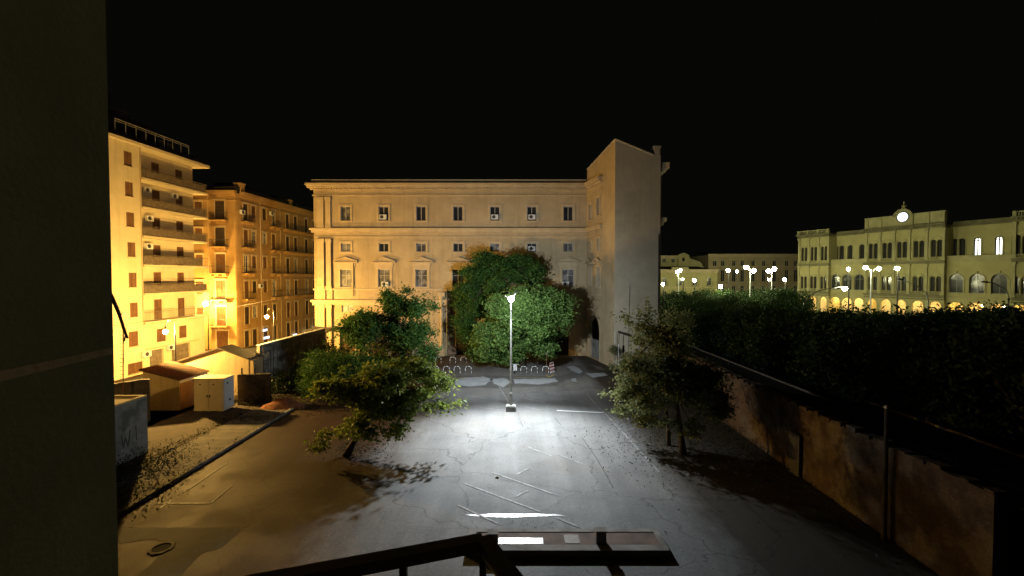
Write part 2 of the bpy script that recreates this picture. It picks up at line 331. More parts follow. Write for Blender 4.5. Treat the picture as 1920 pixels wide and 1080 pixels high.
def surround(mb, fr, a, b, c, e, wd=0.16, d=0.07, sill=True):
    fbox(mb, fr, a - wd, a, -.01, d, c, e); fbox(mb, fr, b, b + wd, -.01, d, c, e); fbox(mb, fr, a - wd, b + wd, -.01, d + .003, e, e + wd)
    if sill: fbox(mb, fr, a - wd - .04, b + wd + .04, -.01, d + .05, c - .12, c)
def pediment(mb, fr, a, b, z, h, d=0.28, drop=0.12):
    cx = (a + b) / 2; P = fr.P
    fbox(mb, fr, a, b, -.01, d, z - drop, z)
    for x0, x1, z0, z1 in ((a, cx, z, z + h), (cx, b, z + h, z)):
        mb.hexa([P(x0, -.01, z0 + .004), P(x1, -.01, z1 + .004), P(x1, d + .004, z1 + .004), P(x0, d + .004, z0 + .004), P(x0, -.01, z0 + drop), P(x1, -.01, z1 + drop), P(x1, d + .004, z1 + drop), P(x0, d + .004, z0 + drop)])
    mb.quad(P(a + .05, .05, z), P(b - .05, .05, z), P(cx, .05, z + h), P(cx, .05, z + h))
def bars(mb, p0, p1, h, step=0.13, r=0.012, top=0.025):
    p0, p1 = Vector(p0), Vector(p1); n = max(2, int((p1 - p0).length / step))
    up = Vector((0, 0, h))
    mb.tube([p0 + up, p1 + up], top, 5); mb.tube([p0 + Vector((0, 0, .06)), p1 + Vector((0, 0, .06))], top * .7, 4)
    for i in range(n + 1):
        q = p0.lerp(p1, i / n); mb.tube([q, q + up], r, 3, cap=False)
def balcony(fr, a, b, zf, out, parent, dbase=0.0, th=0.16, h=0.95, wallm=None, railm=None, brackets=False, step=.13, solid=0):
    m = MB(); fbox(m, fr, a, b, dbase - .01, dbase + out, zf - th, zf)
    if brackets:
        for x in np.linspace(a + .15, b - .15, max(2, int((b - a) / .7))):
            fbox(m, fr, x - .08, x + .08, dbase - .01, dbase + out * .75, zf - th - .28, zf - th - .002)
        fbox(m, fr, a - .03, b + .03, dbase + .02, dbase + out + .04, zf - th * .55, zf - th * .15)
    s = m.build('balcony', wallm or M['trim'], parent)
    r = MB(); P = fr.P; o_ = dbase + out - .05
    bars(r, P(a + .04, dbase, zf), P(a + .04, o_, zf), h, step); bars(r, P(a + .04, o_, zf), P(b - .04, o_, zf), h, step); bars(r, P(b - .04, o_, zf), P(b - .04, dbase, zf), h, step)
    for x0, x1 in ([] if not solid else solid): fbox(r, fr, x0, x1, o_ - .02, o_ - .005, zf + .08, zf + h - .06)
    r.build('railing', railm or M['rail'], s)
    return s
def acunit(fr, s, z, d, label, wdt=0.8):
    o = thing('air_conditioner', label, 'air conditioner', fr.P(s, d, z), 'air conditioning units on the facades')
    m = MB(); fbox(m, fr, s - wdt / 2, s + wdt / 2, d, d + .3, z, z + .58); m.build('casing', M['white'], o)
    g = MB(); c = fr.P(s - .12, d + .305, z + .29); g.tube([c, c + fr.n * .02], .22, 16); g.build('fan_grille', M['iron'], o)
    return o

# ------------------------------------------------------------------ foliage
def leafmesh(name, C, size, mat_, flat=0.3):
    n = len(C); nrm = rng.normal(size=(n, 3)); nrm[:, 2] = np.abs(nrm[:, 2]) + flat; nrm /= np.linalg.norm(nrm, axis=1)[:, None]
    t = rng.normal(size=(n, 3)); t -= nrm * (t * nrm).sum(1)[:, None]; t /= np.linalg.norm(t, axis=1)[:, None]
    b = np.cross(nrm, t); L = size * rng.uniform(.6, 1.3, n)[:, None]; W = L * .48
    V = np.empty((n, 4, 3)); V[:, 0] = C - t * L * .5; V[:, 1] = C + b * W * .5 + nrm * L * .08; V[:, 2] = C + t * L * .55 - nrm * L * .06; V[:, 3] = C - b * W * .5 + nrm * L * .08
    me = bpy.data.meshes.new(name); me.vertices.add(n * 4); me.vertices.foreach_set('co', V.reshape(-1).astype(np.float32))
    me.loops.add(n * 4); me.loops.foreach_set('vertex_index', np.arange(n * 4, dtype=np.int32))
    me.polygons.add(n); me.polygons.foreach_set('loop_start', np.arange(0, n * 4, 4, dtype=np.int32)); me.polygons.foreach_set('loop_total', np.full(n, 4, dtype=np.int32))
    me.materials.append(mat_); me.update(calc_edges=True); return me
def clumps_in(lobes, n, shell=0.55):
    vol = np.array([l[3] * l[4] * l[5] for l in lobes]) ** .8; pick = rng.choice(len(lobes), n, p=vol / vol.sum())
    d = rng.normal(size=(n, 3)); d /= np.linalg.norm(d, axis=1)[:, None]
    r = shell + (1 - shell) * rng.random(n) ** .6; r *= rng.uniform(.86, 1.10, n)
    A = np.array(lobes)[pick]; return A[:, :3] + d * A[:, 3:6] * r[:, None]
def sublobes(lobes, k, fr_=.36):
    out = []
    for l in lobes:
        for _ in range(k):
            d = rng.normal(size=3); d /= np.linalg.norm(d); f_ = fr_ * rng.uniform(.75, 1.3); r_ = rng.uniform(.62, .9)
            out.append((l[0] + d[0] * l[3] * r_, l[1] + d[1] * l[4] * r_, l[2] + d[2] * l[5] * r_, l[3] * f_, l[4] * f_, l[5] * f_ * .8))
    return out
def tree(name, label, base, trunk, r0, lobes, nc, per, crad, size, lm, cat='tree', group=None, shell=0.55, branches=26, twig=0.02, r1=None, sub=0):
    if sub: lobes = sublobes(lobes, sub)
    """trunk: list of world points; lobes: world ellipsoids"""
    root = thing(name, label, cat, base, group); bx = Vector(base)
    C = clumps_in(lobes, nc, shell)
    m = MB(); k = len(trunk); m.tube(trunk, [r0 * (1.25 if i == 0 else 1) * (1 - .6 * i / (k - 1)) for i in range(k)], 10)
    tp = [Vector(p) for p in trunk]
    idx = rng.choice(nc, min(branches, nc), replace=False)
    for i in idx:
        c = Vector(C[i]); st = tp[random.randint(max(1, k // 2), k - 1)]
        mid = st.lerp(c, .5) + Vector((random.uniform(-.3, .3), random.uniform(-.3, .3), random.uniform(.0, .5)))
        q = st.lerp(mid, .5) + Vector((random.uniform(-.12, .12), random.uniform(-.12, .12), .05))
        m.tube([st, q, mid, mid.lerp(c, .55) + Vector((0, 0, random.uniform(-.1, .15))), c], [r0 * .32, r0 * .24, r0 * .17, r0 * .1, twig], 5)
    m.build('trunk', M['bark'], root, smooth=True)
    sc = crad * rng.uniform(.55, 1.35, nc); ax = rng.uniform(.7, 1.5, (nc, 3))
    pts = np.repeat(C, per, 0) + rng.normal(size=(nc * per, 3)) * np.repeat(sc[:, None] * ax, per, 0) * [1, 1, .7]
    pts = pts[pts[:, 2] > .15]
    me = leafmesh('crown', pts - np.array(bx), size, lm); cr = bpy.data.objects.new('crown', me); col.objects.link(cr); cr.parent = root
    return root

# ================================================================== GROUND
def poly(name, pts, z, m, kind='structure', label=None, cat=None, local_z=None):
    mb = MB(); mb.add([(p[0], p[1], z) for p in pts], [tuple(range(len(pts)))])
    o = mb.build(name, m)
    return tag(o, label, cat, None, kind)
def gp(l): return [gnd(*p) for p in l]
g = MB(); g.add([(-400, -60, 0), (400, -60, 0), (400, 700, 0), (-400, 700, 0)], [(0, 1, 2, 3)])
tag(g.build('ground', M['asphalt']), kind='structure')
def blob(cx, cy, rx, ry, seed, n=40, amp=0.25):
    r_ = random.Random(seed); ph = [(r_.uniform(0, 6.28), r_.uniform(.3, 1) / k) for k in range(1, 7)]
    out = []
    for i in range(n):
        a = 2 * math.pi * i / n; k_ = 1 + amp * sum(w_ * math.sin(a * (j + 2) + p_) for j, (p_, w_) in enumerate(ph))
        out.append((cx + rx * k_ * math.cos(a), cy + ry * k_ * math.sin(a)))
    return out
def rough_poly(pts, amp=.12, step=.5):
    out = []; r_ = random.Random(3)
    for i in range(len(pts)):
        a, b = Vector(pts[i][:2]), Vector(pts[(i + 1) % len(pts)][:2]); n = max(1, int((b - a).length / step))
        for j in range(n):
            q = a.lerp(b, j / n); out.append((q.x + r_.uniform(-amp, amp), q.y + r_.uniform(-amp, amp)))
    return out
# soil to the left behind the kerb, soil under the right trees
poly('soil_verge', [(-30, 8), (-16.7, 8), (-16.7, 34), (-14.5, 37), (-13.2, 42), (-14.5, 50), (-22, 50), (-30, 50)], .004, M['soil'])
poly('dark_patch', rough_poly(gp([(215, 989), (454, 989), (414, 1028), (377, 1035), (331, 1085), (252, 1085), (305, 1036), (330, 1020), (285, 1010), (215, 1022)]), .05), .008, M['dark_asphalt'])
# paving strip, kerb
ps = MB(); ps.box(-19.3, -16.62, 19, 33.5, 0, .09); tag(ps.build('pavement', M['slab']), kind='structure')
kb = MB(); y = 10.0
while y < 35:
    kb.box(-16.6, -16.38, y, y + .98, 0, .13); y += 1.0
tag(kb.build('kerb', M['kerb']), kind='structure')
# pale cement patches and dark damp patches near the building
for i, (pts, mm) in enumerate([
    ([(850, 712), (872, 708), (905, 706), (925, 711), (908, 722), (880, 725), (853, 722)], 'pale'),
    ([(918, 711), (945, 709), (958, 716), (942, 727), (926, 719)], 'pale'),
    ([(962, 711), (1010, 710), (1040, 709), (1046, 716), (1010, 721), (964, 719)], 'pale'),
    ([(1062, 687), (1078, 686), (1092, 696), (1086, 701), (1072, 695)], 'pale'),
    ([(1098, 700), (1130, 699), (1140, 704), (1110, 708)], 'pale'),
    ([(1072, 710), (1080, 709), (1082, 716), (1071, 715)], 'pale')]):
    poly('cement_patch', rough_poly(gp(pts), .09, .35), .008, M[mm])
for pts in [[(1075, 686), (1096, 688), (1104, 700), (1080, 710), (1060, 712), (1040, 724), (960, 726), (935, 729), (900, 727), (860, 728), (840, 716), (860, 704), (1040, 706), (1066, 700), (1086, 699)],
            [(1105, 683), (1125, 688), (1135, 694), (1120, 692)]]:
    poly('damp_patch', rough_poly(gp(pts), .1, .35), .004, M['wet'])
poly('tar_strip', rough_poly(gp([(874, 965), (940, 963), (1040, 964), (1062, 967), (1020, 969), (940, 970), (880, 968)]), .03, .3), .010, M['gloss'])
poly('street', [(-37, 5), (-25.2, 5), (-23.2, 55), (-24.7, 60), (-34, 110), (-37, 110)], .004, M['dark_asphalt'])
# painted lines
ln = MB()
def pline(p, q, wd=.10, z=.016):
    a, b = gnd(*p), gnd(*q); d = (b - a).normalized(); n = Vector((-d.y, d.x, 0)) * wd / 2
    k = max(1, int((b - a).length / .6))
    for i in range(k):
        s, t = a.lerp(b, i / k), a.lerp(b, (i + 1) / k)
        if random.random() < .03: continue
        ln.quad(*[(v.x, v.y, z) for v in (s - n, t - n, t + n, s + n)])
for p, q in [((923, 886), (1047, 930)), ((871, 907), (1013, 960)), ((860, 948), (933, 982)), ((1043, 971), (1095, 992)), ((990, 838), (1034, 856)), ((1141, 782), (1238, 888)),
             ((1101, 739), (1118, 760)), ((1118, 760), (1141, 782)), ((936, 725), (955, 757)), ((925, 750), (1012, 769)), ((985, 748), (1035, 758)), ((897, 764), (950, 770)),
             ((880, 742), (960, 757)), ((1157, 810), (1190, 803)), ((300, 953), (425, 869)), ((296, 944), (395, 944)), ((395, 944), (436, 910)), ((1044, 851), (1100, 873)), ((968, 890), (992, 878)), ((966, 932), (990, 920))]:
    pline(p, q)
tag(ln.build('road_marking', M['paint']), kind='structure')
ln = MB(); pline((1044, 770), (1132, 774), .16); tag(ln.build('road_marking', M['white']), kind='structure')
ln = MB(); x = 770
while x < 1020:
    if not 895 < x < 960: pline((x, 709 - (x - 770) * .004), (x + 13, 709 - (x - 770) * .004), .12)
    x += 15
pline((1024, 703), (1030, 708), .14); pline((1030, 708), (1039, 702), .14)
tag(ln.build('yellow_line', M['yellow']), kind='structure')
# expansion cracks
ck = MB(); ln = ck
for p, q in [((1091, 820), (1120, 862)), ((1120, 862), (1150, 915)), ((975, 790), (981, 800)), ((1040, 784), (1052, 797))]: pline(p, q, .05, .012)
tag(ck.build('crack', M['dark_asphalt']), kind='structure')
# fallen leaves and weeds
pts = []
for _ in range(3200):
    x, y = random.uniform(-14, 14), random.uniform(14.5, 46)
    if random.random() > (0.18 + .75 * (y < 20) + .3 * (abs(x) > 8) ): continue
    pts.append((x, y, .03))
for _ in range(260):
    a = random.gauss(0, 1); pts.append((2.2 + a * 1.4, 18.0 + random.gauss(0, .5), .03))
me = leafmesh('fallen_leaves', np.array(pts), .055, M['litter'], flat=3.5); o = bpy.data.objects.new('fallen_leaves', me); col.objects.link(o); tag(o, 'dry fallen leaves scattered over the asphalt of the car park', 'leaf litter', kind='stuff')
pts = []
for cx, cy, sx, sy, n, h in [(-19.2, 23.2, 1.0, 1.3, 2600, .5), (-17.4, 20.2, .9, .9, 900, .3), (-16.5, 24, .12, 5.5, 500, .14), (-19.6, 29, .3, 2.5, 450, .2), (-18.2, 31.5, 1.3, .5, 600, .2), (-8.7, 25.6, .8, .8, 500, .25), (10.3, 26, 2.6, 2.4, 2200, .22), (-14, 34.5, 1.8, .8, 900, .3), (-20, 36, 1.5, .8, 1500, .6), (13.7, 30, .5, 4, 1200, .35), (13.4, 20, .6, 3, 300, .2)]:
    q = rng.normal(size=(n, 3)) * [sx, sy, 0] + [cx, cy, 0]; q[:, 2] = np.abs(rng.normal(size=n)) * h * .6 + .04; pts.append(q)
me = leafmesh('weeds', np.vstack(pts), .11, M['grass'], flat=.1); o = bpy.data.objects.new('weeds', me); col.objects.link(o); tag(o, 'dark weeds and low ground cover along the walls and kerb', 'weeds', kind='stuff')

# ================================================================== CENTRAL BUILDING
YC = 56.9
fc = Fr((-24.7, YC, 0), (1, 0, 0), (0, -1, 0))
pc = thing('government_building', 'long beige three storey building with pedimented windows at the back of the car park', 'building', (-7, YC, 0))
def cz(py): return fc.hit(900, py)[1]
def cs(px): return fc.S(px)
W3 = [649, 720, 790, 859, 928, 997, 1065]
ops = []; wins = []
for i, x in enumerate(W3):
    a, b = cs(x - 9), cs(x + 9)
    wins.append((a, b, cz(414), cz(387), ['curtain', 'glass', 'glass', 'glass', 'glass', 'glass', 'glass'][i], 1, False))
    wins.append((a, b, cz(472), cz(456), 'glass' if i % 2 else 'curtain', 1, False))
    a, b = cs(x - 11), cs(x + 11)
    wins.append((a, b, cz(538), cz(505), 'curtain' if i in (0, 1, 2, 6) else 'glass', 1, True))
ops = [(w_[0], w_[1], w_[2], w_[3], False) for w_ in wins]
gw = [(cs(640), cs(661), cz(585), cz(572), False), (cs(636), cs(664), 0.02, cz(612), True), (cs(692), cs(722), .02, cz(605), True), (cs(742), cs(772), .02, cz(605), True), (cs(1050 - 16), cs(1050 + 17), .02, cz(622), False)]
rec = (cs(838), cs(1012), .02, cz(545), False)
ops += gw
HT = cz(345)
m = MB(); wall(m, fc, 0, cs(1100), 0, HT, ops + [rec], 0, .35)
# flanks, back, roof slab
P = fc.P; W_ = cs(1100)
m.quad(P(0, 0, 0), P(0, -16, 0), P(0, -16, HT), P(0, 0, HT)); m.quad(P(0, -16, 0), P(W_ + 6, -16, 0), P(W_ + 6, -16, HT), P(0, -16, HT))
m.build('wall', M['plaster'], pc)
m = MB(); m.quad(P(0, -.4, HT), P(W_ + 3, -.4, HT), P(W_ + 3, -16, HT + .3), P(0, -16, HT + .3)); m.build('roof', M['darkroof'], pc)
m = MB(); s0, s1, z0, z1 = rec[0], rec[1], rec[2], rec[3]
wall(m, fc, s0 - .01, s1 + .01, 0, z1 + .3, [(s0 + 1.0, s0 + 3.2, .02, 4.6, True), (s0 + 4.6, s0 + 6.9, .02, 4.6, True), (s0 + 8.2, s0 + 10.4, .02, 4.6, True), (s0 + 1.2, s0 + 2.9, 5.6, 7.4, False), (s0 + 4.9, s0 + 6.6, 5.6, 7.4, False), (s0 + 8.5, s0 + 10.1, 5.6, 7.4, False)], -.9, .3)
m.quad(P(s0, -.35, z1), P(s1, -.35, z1), P(s1, -.9, z1), P(s0, -.9, z1)); m.quad(P(s0, -.35, 0), P(s0, -.9, 0), P(s0, -.9, z1), P(s0, -.35, z1)); m.quad(P(s1, -.35, 0), P(s1, -.9, 0), P(s1, -.9, z1), P(s1, -.35, z1))
m.build('recessed_wall', M['redplaster'], pc)
m = MB()
for a, b, c, e in [(s0 + 1.0, s0 + 3.2, .02, 4.6), (s0 + 4.6, s0 + 6.9, .02, 4.6), (s0 + 8.2, s0 + 10.4, .02, 4.6)]: archpoly(m, fc, a, b, c, e, -1.15, -1.1)
for a in (s0 + 1.2, s0 + 4.9, s0 + 8.5): fbox(m, fc, a, a + 1.6, -1.15, -1.1, 5.6, 7.4)
m.build('door', M['shutter_d'], pc)
for a in (cs(822), cs(1012) + .05):                       # columns flanking the recess
    m = MB(); fbox(m, fc, a, a + .8, -.01, .45, 0, .9); m.lathe(P(a + .4, .22, .9), [(.30, 0), (.30, .15), (.26, .2), (.24, 3), (.22, 6.2), (.32, 6.35), (.34, 6.6)], 12)
    fbox(m, fc, a - .05, a + .85, -.01, .5, 7.5, 8.0); m.build('column', M['trim'], pc, smooth=False)
cwin = [window(fc, a, b, c, e, pc, -.2, M['wframe'], M[gm], mull=mu, trans=tr) for a, b, c, e, gm, mu, tr in wins]
window(fc, *gw[0][:4], pc, -.2, M['wframe'], M['curtain'], mull=1, trans=False)
for q in gw[1:4]:
    m = MB(); archpoly(m, fc, q[0], q[1], q[2], q[3], -.35, -.3); m.build('door', M['shutter'], pc)
m = MB(); q = gw[4]; fbox(m, fc, q[0], q[1], -.35, -.3, q[2], q[3])
for k in range(12): fbox(m, fc, q[0] + .02, q[1] - .02, -.3, -.27, .1 + k * .25, .1 + k * .25 + .2)
m.build('garage_door', M['shutter_d'], pc)
for q in gw[1:4]: m = MB(); archring(m, fc, q[0], q[1], q[2], q[3], .22, -.01, .08); m.build('arch_moulding', M['trim'], pc)
m = MB(); archring(m, fc, cs(1020), cs(1078), 0.02, cz(608), .2, -.01, .06); m.build('arch_moulding', M['trim'], pc)
for i, (a, b, c, e, *_) in enumerate(wins):
    m = MB()
    if i % 3 == 2:
        surround(m, fc, a, b, c, e, .3, .08, True); fbox(m, fc, a - .42, b + .42, -.01, .1, e + .32, cz(493)); pediment(m, fc, a - .75, b + .75, cz(491), .5, .34, .13)
    else: surround(m, fc, a, b, c, e, .24, .09, True)
    m.build('surround', M['trim'], cwin[i])
def band(fr, s0, s1, z0, z1, d, mb): fbox(mb, fr, s0, s1, -.02, d, z0, z1)
e0, e1 = -.0, W_
for y0, y1, d in [(337, 344, .18), (345, 349, .75), (349, 353, .60), (353, 356, .30), (365, 367.5, .12), (428, 431.5, .42), (431.5, 436, .25), (443, 445, .10), (541, 544, .14), (562, 566, .38), (566, 572, .2), (640, 668, .12)]:
    if y0 == 640: continue
    m = MB()
    sa = -d if d > .1 else 0
    if y0 in (541, 562, 566):
        for a, b in ((sa, rec[0]), (rec[1], e1)): band(fc, a, b, cz(y1), cz(y0), d, m)
    else: band(fc, sa, e1, cz(y1), cz(y0), d, m)
    m.build('cornice' if d > .2 else 'string_course', M['trim'], pc)
m = MB()
for k in range(110): fbox(m, fc, .1 + k * .31, .22 + k * .31, .29, .5, cz(356), cz(353.05))
m.build('dentils', M['trim'], pc)
for x0, x1 in ((597, 609), (613, 622)):
    m = MB(); a, b = cs(x0), cs(x1)
    for ya, yb in ((369, 428), (447, 541), (570, 668)):
        zb, zt = max(cz(yb), 0), cz(ya); fbox(m, fc, a, b, -.01, .28, zb, zt); fbox(m, fc, a - .08, b + .08, -.01, .36, zt - .5, zt - .08); fbox(m, fc, a - .06, b + .06, -.01, .34, zb + .02, zb + .35)
    m.build('pilaster', M['trim'], pc)
for x, d in ((610.5, .1), (624, .1), (663.5, .12)):
    m = MB(); a = cs(x); m.tube([P(a, d, 0.1 if x < 640 else cz(555)), P(a, d, cz(447) if x < 640 else cz(492))], .05, 6); m.build('drainpipe', M['shutter_d'], pc)
a = cs(880); m = MB(); fbox(m, fc, cs(812), cs(868), -6, -5, HT, HT + .9); m.build('roof_hatch', M['plaster'], pc)
m = MB(); fbox(m, fc, a - .5, a + .1, -5, -4.4, HT, HT + 1.2); fbox(m, fc, a + .3, a + 1.0, -5, -4.4, HT, HT + 1.5); m.build('chimney', M['plaster'], pc)
acw = [(720, 413, 'second top floor window from the left'), (928, 413, 'fifth top floor window from the left'), (997, 413, 'sixth top floor window from the left'), (997, 472, 'sixth small mezzanine window from the left'), (723, 538, 'second pedimented window from the left'), (1060, 538, 'pedimented window nearest the corner wing')]
for x, y, t_ in acw: acunit(fc, cs(x), cz(y) + .08, .1, 'white air conditioning box in the ' + t_, .85)

# ---- wing: inner side face A->B, end face B->C
A = Vector((9.34, YC, 0)); B = Vector((11.03, 49.0, 0)); Cc = Vector((15.9, 49.0, 0))
wg = thing('corner_wing', 'tall plain grey end wall wing with sloping top and tall arched passage', 'building', (12.5, 52, 0))
du = (B - A).normalized(); fs = Fr(A, du, (-abs(du.y), du.x * (1 if du.y > 0 else -1) * 1, 0)); fs.n = Vector((du.y, -du.x, 0)).normalized()
if fs.n.x > 0: fs.n = -fs.n
LW = (B - A).length
def sh(px, py, d=0): return fs.hit(px, py, d)
zA = 23.2; zB = 24.6; zC = 22.9
a0 = sh(1103.5, 600)[0]; a1 = sh(1124.5, 600)[0]; azt = sh(1114, 591)[1]
wo = []
for x0, x1, y0, y1, k in [(1104, 1108.5, 384, 412, 0), (1119, 1124.5, 371, 404, 0), (1105, 1108.5, 453, 472, 0), (1120, 1125, 447, 470, 0), (1104, 1109, 502, 535, 1), (1119, 1125, 500, 538, 1)]:
    sa, sb = sh(x0, 518)[0], sh(x1, 518)[0]; zb, zt = sh((x0 + x1) / 2, y1)[1], sh((x0 + x1) / 2, y0)[1]; wo.append((sa, sb, zb, zt, k))
m = MB(); wall(m, fs, 0, LW, 0, 23.2, [(a, b, c, e, False) for a, b, c, e, k in wo] + [(a0, a1, .02, azt, True)], 0, .5)
m.add([fs.P(0, 0, 23.2), fs.P(LW, 0, 23.2), fs.P(LW, 0, zB)], [(0, 1, 2)])
m.build('side_wall', M['plaster'], wg)
m = MB(); fw_ = Fr(B, (1, 0, 0), (0, -1, 0)); LC = Cc.x - B.x
so = (.9, 1.15, fw_.hit(1136, 660)[1], fw_.hit(1136, 648)[1], False)
wall(m, fw_, 0, LC, 0, zC, [so], 0, .3)
m.add([fw_.P(0, 0, zC), fw_.P(LC * .85, 0, zC), fw_.P(0, 0, zB)], [(0, 1, 2)])
m.quad(Cc, (17.2, YC + 16, 0), (17.2, YC + 16, zC), (Cc.x, Cc.y, zC))
m.build('end_wall', M['plaster_g'], wg)
m = MB(); m.quad((B.x, B.y, zB), (B.x + LC * .85, 49, zC), (16.8, YC, zC), (A.x, A.y, zA)); m.quad((B.x + LC * .85, 49, zC), (Cc.x, 49, zC), (17.2, YC + 16, zC), (16.8, YC, zC)); m.build('roof', M['darkroof'], wg)
m = MB()
for p_, q_, w_ in [((B.x, 49, zB), (B.x + LC * .85, 49, zC), .0), ((A.x, A.y, zA), (B.x, B.y, zB), 0)]:
    m.tube([Vector(p_) + Vector((0, -.03, .03)), Vector(q_) + Vector((0, -.03, .03))], .09, 6)
fbox(m, fw_, LC * .86, LC * .98, -.6, .06, zC, zC + .8); fbox(m, fw_, LC * .84, LC, -.7, .1, zC + .8, zC + 1.0)
m.build('coping', M['plaster_g'], wg)
# cornices continuing on the side face and on the street side
ce = sh(1129.6, 400)[0]
for y0, y1, d in [(345, 349, .6), (349, 353, .5), (353, 356, .25), (365, 367.5, .12), (428, 431.5, .35), (431.5, 436, .2), (443, 445, .1)]: m = MB(); band(fs, .1, ce, cz(y1) + .004, cz(y0) + .004, d, m); m.build('cornice', M['trim'], wg)
m = MB(); band(fs, .1, ce + .3, 7.72, 7.9, .12, m); m.build('string_course', M['trim'], wg)
for z0, z1, d in [(21.6, 22.2, 1.0), (21.2, 21.6, .6), (15.9, 16.3, .75), (15.5, 15.9, .4)]: m = MB(); m.hexa([(15.9, 49.3, z0), (15.9 + d, 49.1, z0), (16.4 + d, 56, z0), (16.4, 56, z0), (15.9, 49.3, z1), (15.9 + d, 49.1, z1), (16.4 + d, 56, z1), (16.4, 56, z1)]); m.build('cornice', M['trim'], wg)
for a, b, c, e, k in wo:
    w_ = window(fs, a, b, c, e, wg, -.2, M['wframe'], M['curtain'], mull=1, trans=bool(k), fw=.06)
    m = MB(); surround(m, fs, a, b, c, e, .22, .1)
    if k: pediment(m, fs, a - .5, b + .5, e + .55, .45, .35, .13)
    m.build('surround', M['trim'], w_)
m = MB(); archring(m, fs, a0, a1, .02, azt, .16, -.01, .06); m.build('arch_moulding', M['trim'], wg)
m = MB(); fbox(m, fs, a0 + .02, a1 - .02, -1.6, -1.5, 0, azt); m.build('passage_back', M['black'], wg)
m = MB(); mid = (a0 + a1) / 2
for x0, x1 in ((a0 + .03, mid - .03), (mid + .03, a1 - .03)): fbox(m, fs, x0, x1, -.45, -.40, .05, 2.3)
m.build('gate', M['cement'], wg)
m = MB(); m.tube([(15.75, 48.9, .3), (15.75, 48.9, 14.5)], .06, 6); m.tube([(15.95, 48.93, 2), (15.95, 48.93, 21)], .03, 5); m.build('drainpipe', M['shutter_d'], wg); m = MB(); m.tube([(12.6, 48.97, 0), (12.6, 48.97, 5.5), (12.7, 48.97, 9)], .025, 4); m.build('wall_cable', M['iron'], wg); m = MB(); m.box(12.4, 12.8, 48.9, 48.99, 1.1, 1.7); m.build('junction_box', M['rail'], wg)

# ================================================================== LEFT APARTMENT BLOCK (balconies)
UX, UY = .053, 1.0
f1 = Fr((-38.0, 43.3, 0), (UX, UY, 0), (UY, -UX, 0))
b1 = thing('apartment_block', 'cream apartment block with long balconies at the far left', 'building', (-42, 45, 0))
sE = f1.S(268); sR = f1.S(364.3, 518, -1.2); sN = -9.0
RZ = 23.1
def f1z(px, py, d=0): return f1.hit(px, py, d)
wo = []
for cy, hx in [(299, 7.5), (355.5, 7.5), (412, 7.5), (468, 7.5), (525, 7.5), (581, 7.5)]:
    cx = 244.6 + (cy - 299) * .019; zc = f1z(cx, cy)[1]; a, b = f1.S(cx - hx), f1.S(cx + hx); wo.append((a, b, zc - .72, zc + .72, False))
a, b = f1.S(239), f1.S(257); zc = f1z(248, 636)[1]; wo.append((a, b, zc - .75, zc + .75, False))
a, b = f1.S(236), f1.S(264); zc = f1z(250, 691)[1]; wo.append((a, b, zc - .55, zc + .55, False))
for k in range(7): zc = wo[k][2] + .72; wo.append((-5.0, -4.0, zc - .72, zc + .72, False))
m = MB(); wall(m, f1, sN, sE, 0, RZ, wo, 0, .25)
m.quad(f1.P(sE, 0, 5.0), f1.P(sE, -1.2, 5.0), f1.P(sE, -1.2, RZ), f1.P(sE, 0, RZ))
slabz = [5.25, 8.22, 11.19, 14.16, 17.13, 20.1]
doors = []
for z in slabz:
    for px in (295.3, 339): s_ = f1.S(px, 518, -1.2); doors.append((s_ - .52, s_ + .52, z + .02, z + 2.2, False))
low = [(f1.S(294, 628, -0.0), f1.S(311, 628, -0.0), 2.95, 4.35, False), (f1.S(336, 620, 0), f1.S(350, 620, 0), 2.95, 4.35, False)]
wall(m, f1, sE, sR, 5.0, RZ, doors, -1.2, .25)
wall(m, f1, sE, sR + .02, 0, 5.0, low + [(sE + 3.5, sE + 6.2, .03, 2.3, False), (sE + .6, sE + 2.4, .03, 2.2, False)], 0, .25)
m.quad(f1.P(sR, -1.2, 0), f1.P(sR, -14, 0), f1.P(sR, -14, RZ), f1.P(sR, -1.2, RZ)); m.quad(f1.P(sR + .02, 0, 0), f1.P(sR, -1.2, 0), f1.P(sR, -1.2, 5.0), f1.P(sR + .02, 0, 5.0))
m.quad(f1.P(sE, 0, 5.0), f1.P(sR + .02, 0, 5.0), f1.P(sR, -1.2, 5.0), f1.P(sE, -1.2, 5.0))
m.build('wall', M['cream'], b1)
for a, b, c, e, _ in wo: o = shutter(f1, a, b, c, e, b1, -.1); m = MB(); fbox(m, f1, a - .05, b + .05, -.01, .08, c - .06, c); m.build('sill', M['trim'], o)
for a, b, c, e, _ in doors:
    P0 = Fr(f1.P(0, -1.2, 0), f1.u, f1.n); shutter(P0, a, b, c, e, b1, -.1)
for a, b, c, e, _ in low: shutter(f1, a, b, c, e, b1, -.1)
m = MB(); fbox(m, f1, sE + 3.52, sE + 6.18, -.25, -.2, .05, 2.28); m.build('shop_shutter', M['rail'], b1); m = MB(); fbox(m, f1, sE + .62, sE + 2.38, -.25, -.2, .05, 2.18); m.build('shop_shutter', M['rail'], b1)
bEnd = f1.S(392, 518, .15)
for k, z in enumerate(slabz):
    m = MB(); fbox(m, f1, sE + .01, bEnd, -1.21, .15, z - .2, z); fbox(m, f1, sR - .0, bEnd, -4.5, -1.212, z - .2, z); s = m.build('balcony', M['cream'], b1)
    r = MB(); bars(r, f1.P(sE + .05, .08, z), f1.P(bEnd - .05, .08, z), 1.0, .14, .014); bars(r, f1.P(bEnd - .05, .08, z), f1.P(bEnd - .05, -4.4, z), 1.0, .14, .014)
    if k in (1, 3, 4, 5):
        fbox(r, f1, sE + .1, sR + .4, .03, .045, z + .08, z + .82)
    elif k == 2: fbox(r, f1, sE + .1, sR - .3, .03, .045, z + .1, z + .88)
    r.build('railing', M['rail'], s)
